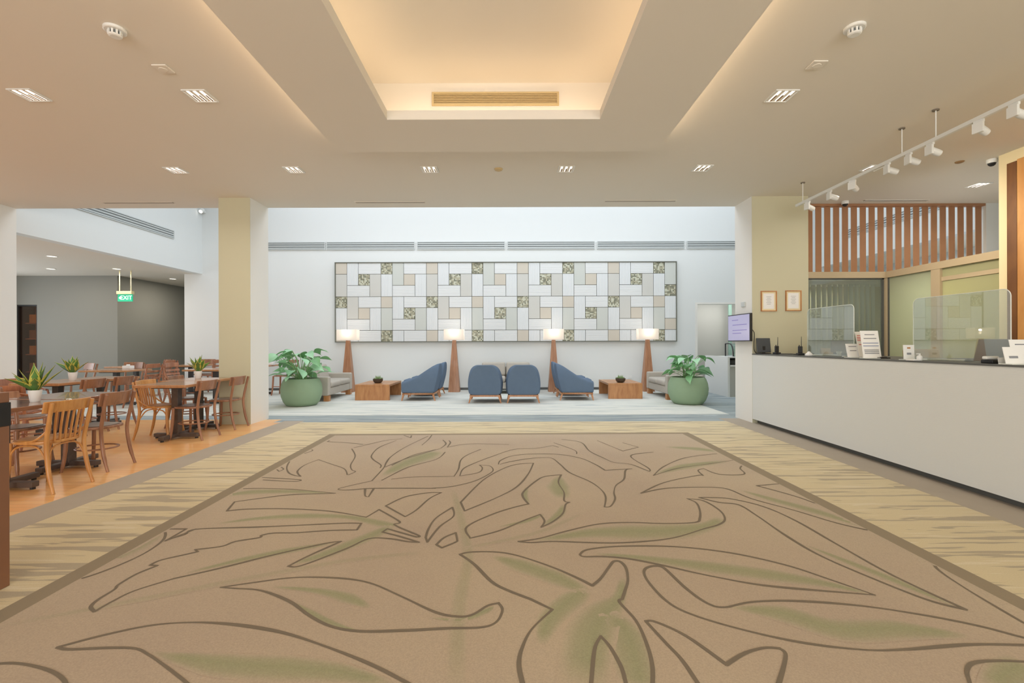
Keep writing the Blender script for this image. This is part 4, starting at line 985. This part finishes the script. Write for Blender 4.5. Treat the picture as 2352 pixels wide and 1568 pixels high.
# ------------------------------------------------------------------ reception
YC0,YC1=.9,YP0-.003
t=thing('reception_counter','long white reception counter with fine relief cladding and dark top edge','counter',(3.92,0,.005))
box1('front_panel',0,.06,YC0,YC1,.065,1.098,'counter_white',t)
box1('toe_kick',.08,.12,YC0,YC1,0,.065,'dark_trim',t)
box1('countertop',-.008,.96,YC0,YC1,1.098,1.115,'dark_trim',t,.002)
box1('carcass',.12,.92,YC0,YC1,0,1.098,'office_wall',t)
ZK=1.121
def rrect(w,h,r,only_top=True,n=6):
    pts=[(-w,0),(w,0)]
    pts+= [(w-r+r*math.cos(a),h-r+r*math.sin(a)) for a in [PI/2*k/n for k in range(n+1)]]
    pts+= [(-w+r+r*math.cos(a),h-r+r*math.sin(a)) for a in [PI/2+PI/2*k/n for k in range(n+1)]]
    return pts
def shield(label,X,y0,y1,h):
    t=thing('sneeze_guard',label,'screen',(X,(y0+y1)/2,ZK),PI/2,'clear acrylic counter screens'); w=(y1-y0)/2
    MB().prism(rrect(w,h,.06),-.003,.003,'acrylic').build('acrylic_sheet',t)
    P=rrect(w,h,.06)[1:]+[(-w,0)]
    MB().tube([(a,0,b) for a,b in P],.0035,'acrylic_edge',5).build('polished_edge',t)
    for s in (-1,1): box1('foot',s*w*.7-.02,s*w*.7+.02,-.04,.04,0,.012,'acrylic_edge',t,.002)
    return t
shield('clear acrylic counter screen at the far end beside the walkie talkies',4.12,5.62,6.5,.635)
shield('larger looking clear acrylic counter screen near the right edge',4.15,3.89,4.83,.62)
def onC(x,X=4.05): return X*F/(x-CX)
# monitor on the pillar side
t=thing('wall_monitor','flat screen with a pale purple display on the side of the right pillar','monitor',(3.83,7.88,1.545),PI/2*3)
# local +Y points to -X? rotation 270deg: local -Y faces -X
for ch in (): pass
box1('bezel',-.375,.375,-.02,.02,-.225,.225,'black',t,.003); box1('display',-.36,.36,-.023,-.0205,-.21,.21,'screen',t)
box1('wall_bracket',-.1,.1,.02,.088,-.1,.1,'metal_dark',t)
for zz,a,b in ((.05,-.2,.28),(-.04,-.2,.28),(.13,-.22,.0),(-.09,-.2,.1)): box1('text_line',a,b,-.0245,-.0235,zz-.006,zz+.006,'screen_ink',t)
t.location=(3.83,7.82,1.545)
tag(box1('thermostat',-.02,.0,-.06,.06,-.04,.04,'grille',None,.004),'small grey thermostat on the side of the right pillar above the monitor','thermostat').location=(3.92,7.86,1.935)
# certificates
cf_=None
for x0,y0,x1,y1,l in ((1747,668,1783,715,'framed certificate on the cream pillar, left of two'),(1804,667,1839,714,'framed certificate on the cream pillar, right of two')):
    a=dp(x0,y1,YP0);b_=dp(x1,y0,YP0); w=(b_.x-a.x)/2; h=(b_.z-a.z)/2
    if not cf_:
        cf_=thing('picture_frame',l,'picture',((a.x+b_.x)/2,YP0,(a.z+b_.z)/2),0,'framed certificates')
        MB().box(-w,w,-.02,0,-h,-h+.014,'coffee_wood').box(-w,w,-.02,0,h-.014,h,'coffee_wood').box(-w,-w+.014,-.02,0,-h+.014,h-.014,'coffee_wood').box(w-.014,w,-.02,0,-h+.014,h-.014,'coffee_wood').build('frame',cf_)
        box1('mount',-w+.014,w-.014,-.008,-.001,-h+.014,h-.014,'cream_wall',cf_); box1('certificate',-w+.04,w-.04,-.01,-.008,-h+.04,h-.04,'paper',cf_)
        s=MB()
        for i in range(6): s.box(-.04+.01*(i%2),.04-.01*(i%2),-.0112,-.0102,.07-i*.024,.074-i*.024,'ink')
        s.build('printed_lines',cf_)
    else: dup(cf_,((a.x+b_.x)/2,YP0,(a.z+b_.z)/2),0,l)
# items on the counter
def item(name,label,cat,x,X=4.05,rz=0,dz=0,g=None): return thing(name,label,cat,(X,onC(x,X),ZK+dz),rz,g)
t=item('tablet_stand','dark slate coloured monitor back at the far end of the counter','monitor',1755,4.04)
T=Matrix.Rotation(math.radians(-8),4,'X')
MB().box(-.11,.11,-.008,.008,.02,.25,'plastic_slate',T).build('display_back',t,bevel=.006); box1('stand_base',-.08,.08,-.06,.1,0,.012,'black',t,.003); MB().box(-.02,.02,0,.02,.01,.12,'black').build('stand_neck',t)
wt=None
for x,l in ((1784,'walkie talkie standing in its charger, left one'),(1838,'walkie talkie standing in its charger, right one')):
    if not wt:
        wt=item('walkie_talkie',l,'radio',x,4.06,g='walkie talkies on the counter')
        box1('charger',-.04,.04,-.045,.045,0,.03,'black',wt,.006); box1('body',-.026,.026,-.016,.016,.03,.125,'black',wt,.005); MB().tube([(.014,0,.12),(.016,0,.26)],[.005,.003],'black',7).build('antenna',wt); MB().lathe([(.007,0),(.007,.018)],'metal_dark',10,c=(-.012,0,.125)).build('knob',wt)
    else: dup(wt,(4.06,onC(x,4.06),ZK),-.2,l)
pts=spline([(4.1,7.25,ZK+.006),(4.02,7.0,ZK+.008),(4.1,6.8,ZK+.01),(4.03,6.66,ZK+.008),(4.1,6.6,ZK+.008)],6)
tag(MB().tube(pts,.006,'black',6).build('cable',smooth=True),'black cable coiled on the counter between the walkie talkies','cable')
t=thing('cable','','cable'); bpy.data.objects.remove(t)
tag(MB().tube(spline([(3.9,7.575,1.52),(3.945,7.57,1.45),(3.935,7.565,1.3),(3.94,7.57,1.18),(3.98,7.57,1.126)],6),.005,'black',6).build('cable',smooth=True),'thin black cable hanging from the monitor to the counter','cable')
t=item('tissue_pack','crumpled white tissue beside the right walkie talkie','tissue',1858,4.0); MB().lathe([(.045,0),(.05,.015),(.03,.035),(.012,.055),(.001,.06)],'paper',9).build('paper_folds',t)
t=item('paper_stack','low stack of white papers on the counter behind the far screen','paper',1896,4.33,.1); 
for i in range(3): box1('sheet_bundle',-.14+.01*i,.14-.004*i,-.1,.1-.01*i,.004*i,.004*i+.0035,'paper',t)
t=item('keypad_terminal','small dark card terminal with a white cup lid beside it','terminal',1944,4.24); box1('terminal_body',-.035,.035,-.05,.05,0,.045,'black',t,.006); box1('key_area',-.025,.025,-.03,.02,.045,.05,'metal_dark',t)
t=item('cup','white cup next to the dark card terminal','cup',1927,4.26); MB().lathe([(.022,0),(.03,.06),(.027,.06),(.02,.006),(.001,.005)],'plastic_white',20).build('cup_body',t,smooth=True)
def holder(name,label,x,w,h,X,lines,tilt=-14,cat='sign',rz=.0,redtop=False,g=None):
    t=item(name,label,cat,x,X,rz,g=g); T=Matrix.Rotation(math.radians(tilt),4,'X')
    MB().box(-w,w,-.002,.002,.006,h,'paper',T).build('sheet',t)
    MB().box(-w-.004,w+.004,-.05,.055,0,.006,'acrylic_edge').build('base',t)
    b=MB()
    for i,(u,v,cl) in enumerate(lines): b.box(-w*u,w*u,-.0032,-.0022,h*v-.004,h*v+.004,cl,T)
    if lines: b.build('printed_lines',t)
    return t
holder('leaflet_holder','small white leaflet holder left of the large leaning sign',1962,.075,.165,4.0,[(.6,.8,'ink'),(.5,.5,'ink')])
holder('leaflet_holder','red and white leaflet holder just behind the large leaning sign',1984,.05,.31,4.1,[(.7,.85,'paper_red'),(.8,.78,'paper_red'),(.8,.72,'paper_red'),(.8,.66,'paper_red'),(.6,.5,'paper_red')])
holder('counter_sign','large white leaning notice with blue lines on the counter',2004,.10,.31,4.0,[(.55,.86,'ink'),(.7,.72,'ink'),(.85,.55,'ink_blue'),(.85,.45,'ink_blue'),(.8,.3,'ink'),(.8,.24,'ink'),(.8,.18,'ink')],-10)
t=item('pen_tray','black pen tray right of the large leaning sign','tray',2030,4.1); box1('tray_body',-.05,.05,-.03,.03,0,.012,'black',t,.003)
MB().tube([(-.04,0,.015),(.04,.01,.016)],.004,'metal_dark',6).build('pen',t)
holder('counter_sign','small white upright notice with a brown square, in front of the right screen',2088,.055,.15,4.02,[(.3,.82,'coffee_wood'),(.3,.77,'coffee_wood'),(.4,.45,'ink'),(.4,.38,'ink')],-3)
t=item('sanitizer','white pump dispenser beside the small upright notice','dispenser',2112,4.0); MB().lathe([(.022,0),(.024,.035),(.016,.045),(.008,.05),(.008,.06)],'plastic_white',18).build('bottle',t,smooth=True); box1('pump_nozzle',-.03,.006,-.005,.005,.06,.068,'plastic_white',t); box1('card_pad',-.1,-.03,-.04,.04,0,.012,'paper',t)
t=item('paper_stack','flat white papers on the counter under the right screen','paper',2170,4.34,.1)
for i in range(2): box1('sheet_bundle',-.12,.12,-.15,.15-.02*i,.004*i,.004*i+.0035,'paper',t)
t=item('computer_mouse','dark computer mouse with its cord near the grey laptop','mouse',2226,4.22); MB().lathe([(.03,0),(.032,.01),(.02,.022),(.001,.026)],'black',14).build('mouse_body',t,smooth=True); MB().tube([(.03,0,.006),(.08,-.05,.005),(.16,-.1,.006)],.003,'black',5).build('cord',t)
t=thing('laptop','grey laptop seen from behind under the right acrylic screen','laptop',(4.66,4.66,ZK),.05); T=Matrix.Translation((0,-.1,.01))@Matrix.Rotation(math.radians(14),4,'X')
MB().box(-.17,.17,-.005,.005,0,.20,'plastic_grey',T).build('lid',t,bevel=.003); box1('keyboard_base',-.17,.17,-.1,.13,0,.014,'plastic_grey',t,.003)
t=item('telephone','white telephone handset on a dark base beside the grey laptop','telephone',2282,4.03); box1('phone_base',-.06,.04,-.05,.05,0,.03,'black',t,.006); box1('handset',-.08,.03,-.022,.022,.032,.06,'plastic_white',t,.01)
t=item('cup','white cup right of the telephone','cup',2301,4.0); MB().lathe([(.02,0),(.026,.05),(.023,.05),(.018,.006),(.001,.005)],'plastic_white',20).build('cup_body',t,smooth=True)
holder('leaflet_holder','white leaflet holder at the right edge, shorter front one',2331,.07,.14,3.98,[(.5,.45,'ink'),(.5,.38,'ink')],-12)
holder('leaflet_holder','white leaflet holder at the right edge, taller rear one',2352,.08,.20,4.1,[(.5,.8,'ink')],-12)
# office chairs behind the counter
def ochair(label,loc,rz,m):
    t=thing('office_chair',label,'chair',loc,rz,'office chairs behind the counter')
    T=Matrix.Rotation(math.radians(6),4,'X'); MB().box(-.21,.21,-.24,-.19,.62,1.235,m,T).build('backrest',t,bevel=.02); box1('seat',-.22,.22,-.2,.22,.5,.57,m,t,.03)
    MB().tube([(0,0,.08),(0,0,.5)],.025,'metal_dark',10).build('column',t); box1('back_support',-.02,.02,-.27,-.2,.45,.75,'metal_dark',t)
    for k in range(5):
        a=k*2*PI/5; b=MB(); b.tube([(0,0,.09),(.26*math.cos(a),.26*math.sin(a),.06)],[.022,.014],'black',7); b.lathe([(.001,0),(.02,.012),(.022,.025),(.001,.045)],'black',10,c=(.26*math.cos(a),.26*math.sin(a),0)); b.build('castor_leg',t)
    return t
oc=ochair('olive office chair back behind the counter, right of the small upright notice',(5.4,5.9,.0),PI*.95,'chair_olive')
dup(oc,(5.16,7.15,0),PI,'olive office chair back behind the far acrylic screen')
t=thing('computer_monitor','grey monitor back behind the far acrylic screen','monitor',(4.6,6.55,ZK),.1); MB().box(-.13,.13,-.01,.01,.04,.20,'plastic_grey').build('display_back',t,bevel=.006); box1('stand',-.05,.05,-.04,.06,0,.04,'plastic_grey',t,.004)

# cafe counter at the back right
a=5.2
t=thing('cafe_counter','plain white cafe counter behind the right green pot','counter',(a,0,.0035))
box1('side_panel',0,.05,11.2,12.5,0,.96,'plastic_white',t)
box1('body',.06,1.7,11.22,11.9,0,.72,'door_grey',t); box1('worktop',.06,1.7,11.2,11.95,.72,.76,'plastic_white',t,.003)
box1('shelf',.06,1.7,11.25,11.9,.86,.885,'black',t); box1('upper_worktop',.06,1.7,11.2,11.95,.93,.96,'plastic_white',t,.003); box1('inner_back',.06,1.7,11.9,11.95,.76,.93,'grille',t)
t=thing('display_case','curved glass cake display case on the cafe counter','display case',(5.42,11.6,.9635))
# side frame curve (in YZ) facing left
prof=[(-.22,0),(-.2,.14),(-.14,.26),(-.04,.31),(.2,.31),(.2,0)]
sp_=spline([(0,x,z_) for x,z_ in prof[:5]],4)
MB().tube([(0,p.y,p.z) for p in sp_]+[(0,.2,0)],.016,'metal_dark',7).build('end_frame',t,smooth=True)
g_=MB(); 
for i in range(len(sp_)-1):
    p,q=sp_[i],sp_[i+1]; g_.add([(0.01,p.y,p.z),(1.2,p.y,p.z),(1.2,q.y,q.z),(.01,q.y,q.z)],[(0,1,2,3)],'case_glass')
g_.build('curved_glass',t,smooth=True)
box1('case_base',.01,1.2,-.2,.2,0,.02,'steel',t); box1('glass_shelf',.03,1.2,-.12,.18,.15,.156,'case_glass_green',t)
t.rotation_euler=(0,0,0)
fr2=struct(MB().box(6.95,7.05,14.9,14.95,0,2.6,'case_glass_green'),'trim_5')

# ------------------------------------------------------------------ lights
def area(name,loc,rot,sx_,sy,e,col):
    li=bpy.data.lights.new(name,'AREA'); li.shape='RECTANGLE'; li.size=sx_; li.size_y=sy; li.energy=e; li.color=col
    o=bpy.data.objects.new(name,li); COL.objects.link(o); o.location=loc; o.rotation_euler=rot; return o
area('skylight_daylight',(0,10.7,ZA-.02),(0,0,0),13.6,3.2,300,(.90,.945,1.0))
area('entrance_daylight',(0,-5.9,1.6),(PI/2,0,0),11.5,2.6,620,(1,.98,.95))
area('left_fill_light',(-14.2,8.5,1.7),(0,-PI/2,0),2.2,8,120,(.97,.98,1))  # fill lamp at the added window, brightens the grey wall and dining area
area('office_fill_light',(7.5,7.1,2.38),(0,0,0),1.4,.9,60,(1,.92,.75))  # unseen lamp added to backlight the frosted office panels
area('blind_fill_light',(5.8,9.0,2.38),(0,0,0),1.6,.8,32,(.95,.98,1))  # unseen lamp added to brighten the blind from behind
area('back_room_light',(6.5,14.2,2.8),(0,0,0),1.6,.8,35,(1,.98,.95))
area('right_bay_light',(9.5,10.5,3.3),(0,0,0),.8,3,25,(.95,.97,1))
w=bpy.data.worlds.new('world'); SC.world=w; w.use_nodes=True
w.node_tree.nodes['Background'].inputs[0].default_value=(.9,.94,1,1); w.node_tree.nodes['Background'].inputs[1].default_value=1.0
SC.view_settings.view_transform='Standard'; SC.view_settings.look='None'; SC.view_settings.gamma=1; SC.view_settings.use_curve_mapping=False
SC.view_settings.exposure=0.0
SC.cycles.max_bounces=8; SC.cycles.diffuse_bounces=5; SC.cycles.transparent_max_bounces=12; SC.cycles.sample_clamp_indirect=4
SC.cycles.use_denoising=True
